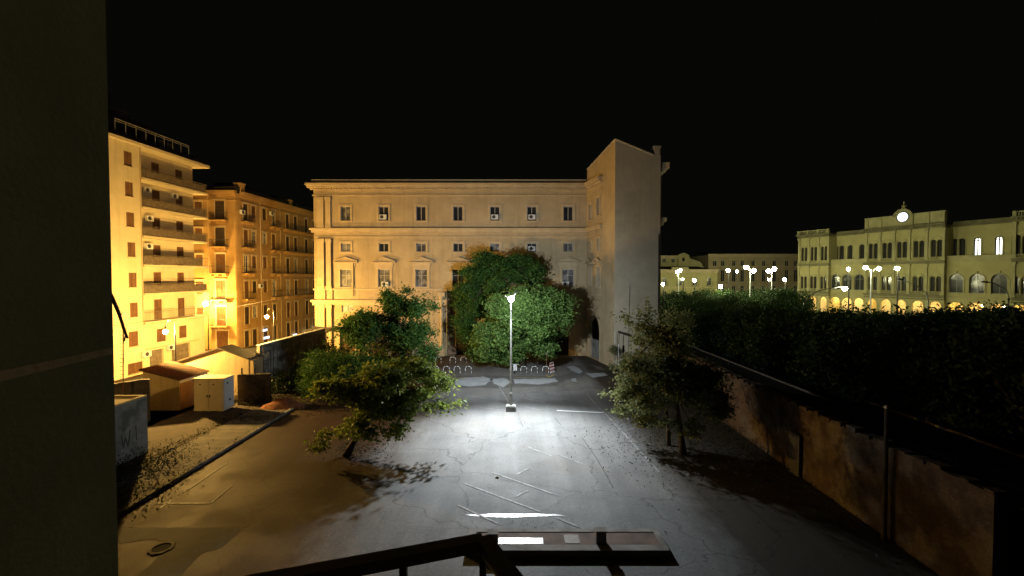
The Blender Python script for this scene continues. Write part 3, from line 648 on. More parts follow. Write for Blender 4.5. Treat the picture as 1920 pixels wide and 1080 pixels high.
m = MB(); fbox(m, f1, sN, sE + .3, -.01, .5, RZ, RZ + .28); fbox(m, f1, sE + .3, bEnd, -5, .5, RZ, RZ + .28); m.build('eaves', M['cream'], b1)
m = MB(); fbox(m, f1, sN, bEnd - .2, -14, .2, RZ + .281, RZ + .75); fbox(m, f1, sN, bEnd - 5.5, -13, -1.8, RZ + .75, RZ + 3.2); fbox(m, f1, sN, sE + .3, -11, -1.2, RZ + 3.2, RZ + 3.45)
for x in np.arange(sN + .5, bEnd - .8, 1.1): fbox(m, f1, x, x + random.uniform(.5, .9), -.5, -.1, RZ + .75, RZ + random.uniform(.95, 1.5))
fbox(m, f1, sN, 3.4, -9, -3, RZ + 3.45, RZ + 5.4); m.build('roof_terrace', M['darkroof'], b1)
m = MB(); sp = f1.S(357, 290, .3)
for i in range(9):
    x = .5 + (sp - .5) * i / 8; m.tube([f1.P(x, .1, RZ + .7), f1.P(x, .1, RZ + 1.95)], .025, 4)
m.tube([f1.P(.5, .1, RZ + 1.95), f1.P(sp, .1, RZ + 1.95), f1.P(sp, .1, RZ + .5), f1.P(bEnd, .45, RZ + .35)], .03, 5); m.tube([f1.P(.5, .1, RZ + 1.75), f1.P(sp, .1, RZ + 1.75)], .02, 4)
m.build('roof_railing', M['galv'], b1)
m = MB(); fb = f1.S(268); m.tube([f1.P(sE - .1, .06, 5), f1.P(sE - .1, .06, RZ)], .045, 6); m.tube([f1.P(bEnd - .1, .2, 5), f1.P(bEnd - .1, .2, 20)], .03, 5); fbox(m, f1, sE + .2, sR - 1, .02, .1, 2.35, 2.5); m.build('drainpipe', M['trim'], b1)
P0 = Fr(f1.P(0, -1.2, 0), f1.u, f1.n)
for px, k, t_ in [(277, 2, 'on the third balcony up'), (276, 4, 'on the fifth balcony up'), (327, 4, 'between the doors of the fifth balcony up'), (279, 3, 'beside the fourth balcony door')]:
    acunit(P0, f1.S(px, 518, -1.2), slabz[k] + 1.7, .05, 'white air conditioner high on the cream wall ' + t_)
acunit(f1, f1.S(272, 668), 1.7, .05, 'white air conditioner low on the cream wall above the tiled shed'); acunit(f1, f1.S(317, 662), 1.9, .05, 'white air conditioner beside the street lamp near the tiled shed')

# ================================================================== OLD PALAZZO behind it
f2 = Fr((-37.3, 63.2, 0), (UX, UY, 0), (UY, -UX, 0)); f2a = Fr((-46, 62, 0), (1, 0, 0), (0, -1, 0))
b2 = thing('corner_palazzo', 'ochre corner palazzo with iron balconies, second building from the left', 'building', (-42, 66, 0))
rows = [17.6, 14.0, 10.4, 6.8, 3.2]; HZ = 21.3
L2 = 42
colx = [462, 477, 497, 514, 540, 555, 575, 589]
cols = [f2.S(x) for x in colx] + [f2.S(589) + k for k in (2.6, 5.2, 8)]
ops = []; sh_ = []
for r_, z in enumerate(rows):
    for i, s_ in enumerate(cols):
        bal = i in (0, 3, 4, 5, 6, 7, 8, 9, 10)
        ops.append((s_ - .5, s_ + .5, z + (.02 if bal else .75), z + 2.45, False))
for i, s_ in enumerate(cols): ops.append((s_ - .6, s_ + .6, .05, 2.3, False))
m = MB(); wall(m, f2, 0, L2, 0, HZ, ops, 0, .22)
fa_l = f2a.S(414); opa = [(fa_l - .65, fa_l + .65, z + .02, z + 2.6, False) for z in rows] + [(fa_l - .7, fa_l + .9, .05, 2.5, False)]
aE = f2a.S(441)
opa += [(fa_l - 3.4, fa_l - 2.4, z + .7, z + 2.5, False) for z in rows]
wall(m, f2a, 0, aE, 0, HZ, opa, 0, .22)
# rounded corner
p0 = f2a.P(aE, 0, 0); p3 = f2.P(0, 0, 0); prev = None
ctrl = Vector((-37.36, 62.0, 0))
for k in range(9):
    t = k / 8; q = p0 * (1 - t) ** 2 + ctrl * 2 * t * (1 - t) + p3 * t * t
    if prev is not None: m.quad(prev, q, q + Vector((0, 0, HZ)), prev + Vector((0, 0, HZ)))
    prev = q
m.build('wall', M['ochre'], b2)
def surr2(fr, a, b, c, e, par):
    m = MB(); fbox(m, fr, a - .12, a, -.01, .05, c, e); fbox(m, fr, b, b + .12, -.01, .05, c, e); fbox(m, fr, a - .12, b + .12, -.01, .052, e, e + .12); fbox(m, fr, a - .2, b + .2, -.01, .16, e + .12, e + .26); m.build('surround', M['trim'], par)
for a, b, c, e, _ in ops:
    if c < .1 and e < 2.5:
        mm = MB(); fbox(mm, f2, a, b, -.22, -.18, c, e); surr2(f2, a, b, c, e, mm.build('door', M['shutter_d'], b2)); continue
    if random.random() < .22: o = window(f2, a, b, c, e, b2, -.15, M['wframe'], M['curtain'] if random.random() < .4 else M['glass'])
    else: o = shutter(f2, a, b, c, e, b2, -.12, M['shutter'] if random.random() < .5 else M['shutter_d'])
    surr2(f2, a, b, c, e, o)
for i, (a, b, c, e, _) in enumerate(opa): surr2(f2a, a, b, c, e, shutter(f2a, a, b, c, e, b2, -.12, M['shutter_d'] if i < 2 else M['shutter']))
for z in rows[:4]:
    balcony(f2a, fa_l - 1.15, fa_l + 1.15, z, .85, b2, railm=M['iron'], wallm=M['ochre'], brackets=True, step=.12)
    balcony(f2, cols[0] - 1, cols[0] + 1.1, z, .8, b2, railm=M['iron'], wallm=M['ochre'], brackets=True, step=.15)
    balcony(f2, cols[3] - 1, cols[3] + 1, z, .8, b2, railm=M['iron'], wallm=M['ochre'], brackets=True, step=.15)
    balcony(f2, cols[4] - 1.2, cols[10] + 1, z, .8, b2, railm=M['iron'], wallm=M['ochre'], brackets=True, step=.2)
balcony(f2a, fa_l - 1.15, fa_l + 1.15, rows[4], .85, b2, railm=M['iron'], wallm=M['ochre'], brackets=True, step=.12)
m = MB()
for z0, z1, d in [(HZ - .15, HZ + .25, .55), (HZ - .4, HZ - .15, .35), (HZ - 1.1, HZ - .95, .15)]:
    fbox(m, f2, -.5, L2, -.01, d, z0, z1); fbox(m, f2a, 0, aE + .4, -.01, d, z0 + .003, z1 + .003)
m.build('cornice', M['ochre'], b2)
m = MB(); fbox(m, f2, -1.2, L2, -10, -.0, HZ + .251, HZ + .9)
for k in range(4):
    a = 3 + k * 9; m.hexa([f2.P(a, -1.2, HZ + .9), f2.P(a + 7.5, -1.2, HZ + .9), f2.P(a + 7.5, -7, HZ + .9), f2.P(a, -7, HZ + .9), f2.P(a + .5, -2.5, HZ + 2.3 - k * .2), f2.P(a + 6.5, -2.5, HZ + 2.1 - k * .2), f2.P(a + 6.5, -6, HZ + 2.1), f2.P(a, -6, HZ + 2.3)])
fbox(m, f2a, 0, aE, -6, 0, HZ + .25, HZ + .8); m.build('roof', M['darkroof'], b2)
for s_ in (0.0, 12.3):
    m = MB(); fbox(m, f2, s_ - .45, s_ + .45, -.8, .1, HZ + .25, HZ + 1.3 - s_ * .02); fbox(m, f2, s_ - .55, s_ + .55, -.9, .2, HZ + 1.3 - s_ * .02, HZ + 1.5 - s_ * .02); m.build('chimney', M['ochre'], b2)
m = MB(); a = f2.S(489); m.tube([f2.P(a, .06, .2), f2.P(a, .06, HZ - .5)], .06, 6); m.build('drainpipe', M['trim'], b2); m = MB(); a = f2.S(526); m.tube([f2.P(a, .06, .2), f2.P(a, .06, HZ - .5)], .05, 6); m.build('drainpipe', M['trim'], b2)
for px, py, w_ in [(497, 619, .5), (553, 628, .6), (574, 622, .7), (590, 614, .6), (500, 633, .7)]:
    s_, z_ = f2.hit(px, py, .3); m = MB(); fbox(m, f2, s_ - w_, s_ + w_, .28, .34, z_ - .16, z_ + .16); m.build('shop_sign', M['shopsign'], b2)
for px, py, t_ in [(452, 402, 'at the top floor corner of the ochre palazzo'), (487, 540, 'beside the drainpipe of the ochre palazzo'), (507, 404, 'by the balcony at the top of the ochre palazzo')]:
    s_, z_ = f2.hit(px, py); acunit(f2, s_, z_, .06, 'white air conditioner ' + t_, .8)

# ================================================================== STATION
uu = Vector((5.3, -13, 0)).normalized(); f3 = Fr((77.5, 100, 0), uu, (uu.y, -uu.x, 0))
st = thing('railway_station', 'ornate yellow stone railway station with clock and lit ground arcade at the right', 'building', (82, 92, 0))
def s3(px, d=0): return f3.S(px, 480, d)
def z3(py, px=1690, d=0): return f3.hit(px, py, d)[1]
ZC = z3(426.5); ZU0, ZU1 = z3(484), z3(453); ZL0, ZL1 = z3(545.5), z3(518); ZA1 = z3(562.5); ZB = z3(491)
panes = []
def pair(cx, z0, z1, bay): return [(cx - .33 * bay, cx - .035 * bay, z0, z1, True), (cx + .035 * bay, cx + .33 * bay, z0, z1, True)]
ctr = [s3(x) for x in (1637, 1663, 1691, 1722.6, 1755.6)]; lw = [s3(x) for x in (1507.7, 1525.8, 1545)]; rw = [s3(1915), s3(1915) + 3.4, s3(1915) + 6.8]
C0, C1 = s3(1621), s3(1772); Lw0, Lw1 = s3(1496.5), s3(1555); Rw0, Rw1 = s3(1899), s3(1915) + 8.6
arc = []
def section(cs_, a, b, d=0.0, top=ZC):
    global panes
    fr = Fr(f3.P(0, d, 0), f3.u, f3.n); o_ = []; bay = cs_[1] - cs_[0]; aw = .35 * bay
    for c in cs_:
        o_ += pair(c, ZU0, ZU1, bay) + pair(c, ZL0, ZL1, bay); o_.append((c - aw, c + aw, .02, ZA1, True)); arc.append((fr, c, aw))
    m = MB(); wall(m, fr, a, b, 0, top, o_, 0, .35)
    for x in (a, b): m.quad(fr.P(x, 0, 0), fr.P(x, -5, 0), fr.P(x, -5, top), fr.P(x, 0, top))
    m.build('wall', M['station'], st)
    h = (cs_[1] - cs_[0]) / 2
    for x in [cs_[0] - h] + [c + h for c in cs_]:
        x = min(max(x, a + .2), b - .2)
        for z0, z1 in ((ZL0 - .6, ZB - .5), (ZB + .3, top - .7)):
            t = MB(); fbox(t, fr, x - .2, x + .2, -.01, .22, z0, z1); fbox(t, fr, x - .32, x + .32, -.01, .34, z1 - .4, z1); fbox(t, fr, x - .3, x + .3, -.01, .3, z0, z0 + .35); t.build('pilaster', M['station_t'], st)
    for c in cs_:
        for z0, z1 in ((ZU0, ZU1), (ZL0, ZL1)):
            t = MB(); archring(t, fr, c - .36 * bay, c + .36 * bay, z0, z1 + .5, .16, -.01, .14)
            t.lathe(fr.P(c, .05, z0), [(.09, 0), (.07, .1), (.07, z1 - z0 - .55), (.11, z1 - z0 - .42)], 6)
            for x in np.arange(c - 1.0, c + 1.05, .25): t.lathe(fr.P(x, .14, z0 - .55), [(.05, 0), (.075, .2), (.05, .5)], 5)
            fbox(t, fr, c - 1.2, c + 1.2, .05, .24, z0 - .05, z0 + .05); t.build('window_arch', M['station_t'], st)
        t = MB(); archring(t, fr, c - aw, c + aw, .02, ZA1, .18, -.01, .1); t.build('arch_moulding', M['station_t'], st)
    t = MB(); fbox(t, fr, a - .1, b + .1, -.01, .45, ZB - .15, ZB + .12); fbox(t, fr, a - .1, b + .1, -.01, .25, ZB - .5, ZB - .15); t.build('string_course', M['station_d'], st); t = MB()
    fbox(t, fr, a - .2, b + .2, -.01, .7, top - .05, top + .25); fbox(t, fr, a - .1, b + .1, -.01, .35, top - .5, top - .05)
    for x in np.arange(a, b, .5): fbox(t, fr, x, x + .18, -.01, .6, top - .3, top - .052)
    t.build('cornice', M['station_d'], st); t = MB(); fbox(t, fr, a - .05, b + .05, -.01, .25, ZL0 - .95, ZL0 - .6)
    for k in range(4): fbox(t, fr, a, b, -.01, .06, ZA1 + .25 + k * .42, ZA1 + .55 + k * .42)
    t.build('rusticated_band', M['station_d'], st)
    for q in o_:
        if q[2] > 1: window(fr, q[0], q[1], q[2], q[3], st, -.3, M['shutter_d'], M['glass'], arch=True, mull=1, trans=True, fw=.05)
section(ctr, C0, C1); section(lw, Lw0, Lw1); section(rw, Rw0, Rw1)
def between(a, b, big, up, lit=(), z_setback=-2.6):
    fr = Fr(f3.P(0, -.7, 0), f3.u, f3.n); frb = Fr(f3.P(0, z_setback, 0), f3.u, f3.n)
    o_ = [(c - 1.05, c + 1.05, ZL0 - .1, ZL1 + .45, True) for c in big] + [(c - 1.15, c + 1.15, .02, ZA1, True) for c in big]
    for c in big: arc.append((fr, c, 1.15))
    m = MB(); wall(m, fr, a, b, 0, ZB, o_, 0, .35); m.quad(fr.P(a, 0, ZB), fr.P(b, 0, ZB), frb.P(b, 0, ZB), frb.P(a, 0, ZB))
    ob = [(c - .55, c + .55, ZB + .5, ZU1 + .1, True) for c in up]
    wall(m, frb, a, b, ZB, ZC - .3, ob, 0, .3); m.build('wall', M['station'], st)
    t = MB(); fbox(t, fr, a, b, -.01, .3, ZB - .25, ZB); fbox(t, fr, a, b, -.12, .05, ZB + .003, ZB + .95); t.build('terrace_parapet', M['station_t'], st)
    t = MB(); fbox(t, frb, a, b, -.01, .5, ZC - .55, ZC - .25); fbox(t, frb, a, b, -.3, .1, ZC - .25, ZC + .45); t.build('cornice', M['station_d'], st)
    for c in big:
        t = MB(); archring(t, fr, c - 1.05, c + 1.05, ZL0 - .1, ZL1 + .45, .2, -.01, .12); fbox(t, fr, c - .15, c + .15, .0, .2, ZL1 + .47, ZL1 + .95); t.build('window_arch', M['station_t'], st)
        t = MB(); archring(t, fr, c - 1.15, c + 1.15, .02, ZA1, .18, -.01, .1); t.build('arch_moulding', M['station_t'], st)
    for c in up: t = MB(); archring(t, frb, c - .55, c + .55, ZB + .5, ZU1 + .1, .15, -.01, .1); t.build('window_arch', M['station_t'], st)
    t = MB(); fbox(t, fr, a, b, -.01, .2, ZL0 - 1.0, ZL0 - .7); t.build('string_course', M['station_t'], st)
    for q in o_:
        if q[2] > 1: window(fr, q[0], q[1], q[2], q[3], st, -.3, M['wframe'], M['glass'], arch=True, mull=1, trans=True, fw=.05)
    for i, q in enumerate(ob): window(frb, q[0], q[1], q[2], q[3], st, -.25, M['shutter_d'], M['lit_white'] if i in lit else M['glass'], arch=True, mull=1, trans=True, fw=.16 if i in lit else .06, lab='brightly lit arched upper window' if i in lit else None)
between(Lw1, C0, [s3(x, -.7) for x in (1567.5, 1589, 1612)], [s3(x, -2.6) for x in (1568, 1578, 1594, 1616)])
between(C1, Rw0, [s3(x, -.7) for x in (1794, 1833, 1875)], [s3(x, -2.6) for x in (1790, 1803, 1832, 1872)], lit=(2, 3))
m = MB(); m.hexa([f3.P(Lw0, -5, ZC), f3.P(Rw1, -5, ZC), f3.P(Rw1, -14, ZC), f3.P(Lw0, -14, ZC), f3.P(Lw0, -5, ZC + .5), f3.P(Rw1, -5, ZC + .5), f3.P(Rw1, -14, ZC + .5), f3.P(Lw0, -14, ZC + .5)])
fbox(m, f3, C0, C1, -5, 0, ZC - .6, ZC + .2); fbox(m, f3, Lw0, Lw1, -5, 0, ZC - .6, ZC + .2); fbox(m, f3, Rw0, Rw1, -5, 0, ZC - .6, ZC + .2); m.build('roof', M['darkroof'], st)
m = MB()                                                     # attic, clock aedicule, balustrades
ck = s3(1693); AT = z3(405)
fbox(m, f3, C0 + .1, C1 - .1, -.6, .12, ZC + .251, AT); fbox(m, f3, C0, C1, -.7, .25, AT, AT + .22)
for c in [C0 + .4] + [(ctr[i] + ctr[i + 1]) / 2 for i in range(4)] + [C1 - .4]: fbox(m, f3, c - .3, c + .3, .1, .3, ZC + .25, AT)
m.build('attic', M['station_t'], st); m = MB(); zc_ = z3(408); fbox(m, f3, ck - 1.7, ck + 1.7, -.5, .35, ZC + .25, zc_ + .1); archpoly(m, f3, ck - 1.55, ck + 1.55, ZC + .3, zc_ + 1.55, -.45, .34, 0, True); archring(m, f3, ck - 1.55, ck + 1.55, zc_, zc_ + 1.55, .22, -.4, .5)
m.lathe(f3.P(ck, 0, zc_ + 1.7), [(.5, 0), (.35, .2), (.3, .5), (.45, .6), (.15, .9), (.1, 1.5)], 8); m.build('clock_gable', M['station_t'], st)
for a, b in ((Lw0, Lw1), (Rw0, Rw1)):
    m = MB(); fbox(m, f3, a, b, .2, .4, ZC + .95, ZC + 1.1)
    for x in np.arange(a + .1, b, .32): m.lathe(f3.P(x, .3, ZC + .25), [(.07, 0), (.11, .25), (.06, .7)], 5)
    for x in np.linspace(a + .2, b - .2, 4): fbox(m, f3, x - .22, x + .22, .1, .5, ZC + .25, ZC + 1.15)
    m.build('balustrade', M['station_t'], st)
m = MB(); c = f3.P(ck, .36, zc_ + .05); m.tube([c, c + f3.n * .05], .95, 28); cf = m.build('clock_face', M['clock'], st)
m = MB(); fc3 = f3
for k in range(28):
    a, b = 2 * math.pi * k / 28, 2 * math.pi * (k + 1) / 28
    m.hexa([f3.P(ck + math.cos(t) * r_, d_, zc_ + .05 + math.sin(t) * r_) for d_ in (.36, .46) for t, r_ in ((a, .96), (b, .96), (b, 1.1), (a, 1.1))])
m.build('clock_rim', M['iron'], cf)
m = MB()
for a_, l_ in ((R(65), .5), (R(-40), .72)):
    q = f3.P(ck + math.cos(a_) * l_, .43, zc_ + .05 + math.sin(a_) * l_); m.tube([f3.P(ck, .43, zc_ + .05), q], .035, 4)
m.build('clock_hand', M['iron'], cf)
# arcade interior with warm ceiling lamps
warm = emit('warm_lamp', (1.0, 0.66, 0.24), 330)
m = MB(); fi = Fr(f3.P(0, -4.6, 0), f3.u, f3.n); m.quad(fi.P(Lw0, 0, 0), fi.P(Rw1, 0, 0), fi.P(Rw1, 0, ZA1 + .6), fi.P(Lw0, 0, ZA1 + .6)); m.quad(f3.P(Lw0, -.75, ZA1 + .5), f3.P(Rw1, -.75, ZA1 + .5), fi.P(Rw1, 0, ZA1 + .5), fi.P(Lw0, 0, ZA1 + .5)); m.build('arcade_wall', M['cream'], st)
for fr, c, w_ in arc:
    m = MB(); m.ball(fr.P(c, -2.2, ZA1 - .5), .16, 8, 5); m.build('arcade_lamp', warm, st)

# ================================================================== far buildings
def farblock(name, label, px0, px1, ytop, Y, m_, wrow, wcol, dep=15, roofm=None, gable=None, rough=0):
    a, b = at(px0, 518, Y), at(px1, 518, Y); top = at(px0, ytop, Y).z
    fr = Fr((a.x, Y, 0), (1, 0, 0), (0, -1, 0)); L = b.x - a.x
    r = thing(name, label, 'building', ((a.x + b.x) / 2, Y, 0))
    o_ = []
    for (y0, y1) in wrow:
        zt, zb = fr.hit(px0, y0)[1], fr.hit(px0, y1)[1]
        for c in wcol: s_ = fr.S(c); o_.append((s_ - .55, s_ + .55, zb, zt, False))
    m = MB(); wall(m, fr, 0, L, 0, top, o_, 0, .3); m.quad(fr.P(0, 0, 0), fr.P(0, -dep, 0), fr.P(0, -dep, top), fr.P(0, 0, top)); m.quad(fr.P(L, 0, 0), fr.P(L, -dep, 0), fr.P(L, -dep, top), fr.P(L, 0, top)); m.build('wall', m_, r)
    m = MB(); fbox(m, fr, -.3, L + .3, -.01, .5, top - .05, top + .3); fbox(m, fr, -.1, L + .1, -.01, .2, top - .6, top - .05)
    if len(wrow) > 1:
        zz_ = fr.hit(px0, wrow[1][0] - 6)[1]; fbox(m, fr, 0, L, -.01, .15, zz_, zz_ + .25)
    m.build('cornice', M['trim'], r)
    m = MB(); m.quad(fr.P(0, 0, top + .01), fr.P(L, 0, top + .01), fr.P(L, -dep, top + 1.5), fr.P(0, -dep, top + 1.5)); m.build('roof', M['darkroof'], r)
    for q in o_: window(fr, *q[:4], r, -.2, M['wframe'], M['glass'], fw=.06)
    return r, fr, top
r, fr, top = farblock('terrace_house', 'low yellow two storey house with three balconies behind the distant lamps', 1238, 1345, 507, 128, M['station'], [(521, 535), (546, 560)], [1246, 1275, 1303, 1330])
for px in (1246, 1275, 1303, 1330):
    s_ = fr.S(px); balcony(fr, s_ - 1, s_ + 1, fr.hit(px, 535)[1], .8, r, railm=M['iron'], wallm=M['station_t'], step=.35)
m = MB(); a = fr.S(1259); b = fr.S(1291); fbox(m, fr, a, b, -.3, .1, top + .3, top + .9); m.build('parapet', M['station_t'], r)
r, fr, top = farblock('rear_house', 'dim house with a gable and small square window rising behind the low yellow house', 1238, 1272, 481, 142, M['station_t'], [(485, 492)], [1245, 1262])
m = MB(); z0 = 10; p = [fr.P(fr.S(x), .6, fr.hit(x, y)[1]) for x, y in ((1270, 520), (1270, 478), (1281, 474), (1291, 479), (1292, 485), (1312, 491), (1318, 502), (1318, 520))]
q = [v + Vector((0, 9, 0)) for v in p]; n = len(p); m.add(p + q, [tuple(range(n))] + [(i, (i + 1) % n, (i + 1) % n + n, i + n) for i in range(n)]); m.build('gable', M['station_t'], r)
m = MB(); a, zt = fr.hit(1279, 483, .65); b, zb = fr.hit(1284, 490, .65); fbox(m, fr, a, b, .62, .68, zb, zt); m.build('gable_window', M['glass'], r)
r, fr, top = farblock('long_palazzo', 'long dim stone palazzo with balconies between the yellow house and the station', 1328, 1500, 478, 140, M['plaster'], [(489, 499), (506, 528), (536, 552)], [1340, 1355, 1376, 1392, 1412, 1432, 1452, 1475, 1492])
m = MB(); zf = fr.hit(1400, 529)[1]; fbox(m, fr, fr.S(1360), fr.S(1392), -.01, 1, zf - .25, zf); fbox(m, fr, fr.S(1425), fr.S(1462), -.01, 1, zf - .25, zf); bl = m.build('balcony', M['trim'], r)
m = MB(); bars(m, fr.P(fr.S(1360), .9, zf), fr.P(fr.S(1392), .9, zf), 1, .3); m.build('railing', M['iron'], bl); m = MB(); bars(m, fr.P(fr.S(1425), .9, zf), fr.P(fr.S(1462), .9, zf), 1, .3); m.build('railing', M['iron'], bl)

# ================================================================== LAMPS
def bulbmat(name, c, inten, r_): return emit(name, c, inten / (math.pi * r_ * r_))
# white car-park lamp
lp = gnd(958, 770)
t = thing('car_park_lamp', 'tall slim lamp post with a glaring white head in the middle of the car park', 'lamp post', (lp.x, lp.y, 0))
m = MB(); m.box(lp.x - .36, lp.x + .36, lp.y - .36, lp.y + .36, 0, .38); m.box(lp.x - .30, lp.x + .30, lp.y - .30, lp.y + .30, .38, .42); m.build('base', M['cement'], t)
HL = at(958, 561, lp.y).z
m = MB(); m.lathe((lp.x, lp.y, .4), [(.11, 0), (.11, .9), (.085, 1.0), (.075, 3.5), (.055, HL - .9), (.05, HL - .55)], 10); m.build('pole', M['cement'], t); m = MB(); m.tube([(lp.x - .42, lp.y, HL + .3), (lp.x, lp.y, HL - .15), (lp.x + .32, lp.y, HL + .42)], .025, 5); m.build('bracket', M['iron'], t)
m = MB(); m.hexa([(lp.x - .75, lp.y - .22, HL + .34), (lp.x - .12, lp.y - .22, HL + .42), (lp.x - .12, lp.y + .22, HL + .42), (lp.x - .75, lp.y + .22, HL + .34), (lp.x - .65, lp.y - .15, HL + .47), (lp.x - .2, lp.y - .15, HL + .55), (lp.x - .2, lp.y + .15, HL + .55), (lp.x - .65, lp.y + .15, HL + .47)])
m.build('hood', M['iron'], t); m = MB(); m.hexa([(lp.x + .22, lp.y - .12, HL + .42), (lp.x + .5, lp.y - .12, HL + .52), (lp.x + .5, lp.y + .12, HL + .52), (lp.x + .22, lp.y + .12, HL + .42), (lp.x + .25, lp.y - .1, HL + .5), (lp.x + .48, lp.y - .1, HL + .6), (lp.x + .48, lp.y + .1, HL + .6), (lp.x + .25, lp.y + .1, HL + .5)]); m.build('hood', M['iron'], t)
m = MB(); m.ball((lp.x + .02, lp.y - .1, HL + .02), .21, 14, 9); m.build('lamp_globe', bulbmat('white_lamp', C_WHITE, I_WHITE, .21), t, smooth=True)
def spot(name, loc, target, power, angle, blend, c, parent):
    ld = bpy.data.lights.new(name, 'SPOT'); ld.energy = power; ld.spot_size = R(angle); ld.spot_blend = blend; ld.color = c; ld.shadow_soft_size = .12
    o = bpy.data.objects.new(name, ld); col.objects.link(o); o.parent = parent; o.location = Vector(loc) - world_loc(parent)
    o.rotation_euler = (Vector(target) - Vector(loc)).to_track_quat('-Z', 'Y').to_euler(); return o
spot('flood_beam', (lp.x, lp.y - .42, HL + .0), (lp.x + .3, lp.y - 5.6, 0), SPOT_DOWN, 104, 1.0, C_WHITE, t)
spot('back_beam', (lp.x, lp.y + .42, HL + .0), (lp.x - 2, lp.y + 15, 3.2), SPOT_BACK, 140, 1.0, C_WHITE, t)
# sodium street lamps, one built and copied
sodm = bulbmat('sodium_lamp', C_SOD, I_SOD, .17)
def sodium(px, py, Y, hz):
    p = at(px, py, Y) if px is not None else None
    return p
sodm2 = bulbmat('sodium_lamp_far', C_SOD, I_SOD * .5, .17)
sodn2 = bulbmat('sodium_lamp_old', C_SOD, I_SOD_NEAR * .35, .17)
sodn = bulbmat('sodium_lamp_dim', C_SOD, I_SOD_NEAR, .17)
def make_sod(label):
    t = thing('street_lamp', label, 'street lamp', (0, 0, 0), 'sodium street lamps along the left street')
    m = MB(); m.lathe((0, 0, 0), [(.13, 0), (.13, .6), (.08, .75), (.06, 4), (.045, 5.9)], 8); m.tube([(0, 0, 5.9), (-.05, 0, 6.15), (-.3, 0, 6.32), (-.6, 0, 6.28), (-.78, 0, 6.05), (-.8, 0, 5.85)], .03, 6); m.build('pole', M['iron'], t, local=True)
    m = MB(); m.lathe((-.8, 0, 5.53), [(.12, 0), (.11, .08), (.06, .2), (.04, .3)], 10); m.build('lamp_shade', M['iron'], t, local=True)
    m = MB(); m.ball((-.8, 0, 5.38), .17, 12, 8); m.build('bulb', sodm, t, smooth=True, local=True)
    return t
s0_ = make_sod('glowing sodium lamp on a curved pole in front of the cream apartment block')
p = at(310, 622, 37.0); s0_.location = (p.x + .8, 37.0, p.z - 5.38)
for (x, y, z, lab) in [(-26.4, 50.5, .2, 'glowing sodium lamp on a curved pole in front of the ochre palazzo'), (-28.9, 23.5, .1, 'sodium lamp hidden behind the window reveal, street side of the cement hut'), (-29.6, 10, .1, 'sodium lamp nearest the camera, out of view at the far left')]:
    c = copy_tree(s0_); c['label'] = lab; c.location = (x, y, z)
    for ch in c.children:
        if ch.name.startswith('bulb'): ch.data = ch.data.copy(); ch.data.materials[0] = (sodn if y > 15 else sodn2) if y < 30 else sodm2
p = at(500, 594, 50.5)
for o in col.objects:
    if o.get('label', '').startswith('glowing sodium lamp on a curved pole in front of the ochre'): o.location = (p.x + .8, 50.5, p.z - 5.38)
# side street lamp between the two blocks, taller and brighter
t = thing('wall_lamp', 'very bright sodium lamp in the side street between the two left buildings', 'street lamp', (-40.4, 59.6, 0))
p = at(385, 570, 59.6); t.location = (p.x, 59.6, 0)
m = MB(); m.lathe((p.x, 60.1, 0), [(.1, 0), (.07, 1), (.05, p.z + .3)], 8); m.tube([(p.x, 60.1, p.z + .3), (p.x, 59.6, p.z + .42)], .03, 5); m.build('pole', M['iron'], t)
m = MB(); m.ball((p.x, 59.6, p.z), .3, 12, 8); m.build('bulb', bulbmat('sodium_flood', C_SOD, I_SOD * .5, .3), t, smooth=True)
# distant lamps
farm = bulbmat('distant_lamp', C_FAR, I_FAR, .42)
def far_lamp(heads, pole_px, Y, label, r_=.42, ytop=None):
    b = at(pole_px, 518, Y); t = thing('mast_lamp', label, 'street lamp', (b.x, Y, 0), 'white lamps in the distant square')
    zt = max(at(h[0], h[1], Y).z for h in heads) - .3
    m = MB(); m.lathe((b.x, Y, 0), [(.16, 0), (.14, 1), (.09, zt)], 7)
    hs = [at(h[0], h[1], Y) for h in heads]
    for h in hs: m.tube([(b.x, Y, zt - .6), ((b.x + h.x) / 2, Y, (zt + h.z) / 2 + .1), (h.x, Y, h.z + .25)], .05, 5)
    m.build('pole', M['white'] if len(heads) > 1 else M['iron'], t)
    for h in hs:
        m = MB(); m.lathe((h.x, Y, h.z + .25), [(.3, 0), (.2, .12), (.08, .2)], 9); m.build('lamp_shade', M['galv'], t)
        m = MB(); m.ball((h.x, Y, h.z), r_ * .85, 10, 6); m.build('bulb', farm, t, smooth=True)
far_lamp([(1399, 501), (1412.7, 507.5)], 1407, 82, 'tall mast carrying two glaring white lamps left of the station', .45)
far_lamp([(1622.7, 502), (1647.8, 504)], 1633.5, 76, 'slim pale mast with two white lamps in front of the station clock', .36)
far_lamp([(1270, 509.5), (1275.5, 507)], 1272, 88, 'mast with two touching white lamps in front of the low yellow house', .36)
far_lamp([(1441, 508), (1452, 504.5)], 1447, 96, 'mast with twin white lamps close to the station corner', .5)
for i, (x, y, Y, rr, lab) in enumerate([(1243, 533, 75, .3, 'single white lamp beside the edge of the grey wing'), (1280, 523.6, 112, .3, 'small white lamp just right of the twin lamps by the yellow house'), (1301.7, 525.6, 100, .4, 'white lamp over the clipped trees before the yellow house'),
      (1351, 537, 84, .38, 'low white lamp just above the clipped trees'), (1365, 507, 95, .4, 'white lamp at the left end of the row before the long palazzo'), (1382, 508.6, 112, .34, 'small white lamp between two brighter ones before the long palazzo'),
      (1441.6, 524, 110, .3, 'tiny white lamp below the twin lamps near the station corner'), (1471, 524, 98, .42, 'white lamp immediately left of the station corner'), (1590.7, 504.6, 84, .34, 'white lamp before the third large arched station window'), (1682, 503, 76, .38, 'white lamp below the station clock')]):
    far_lamp([(x, y)], x + 1.5, Y, lab, rr)
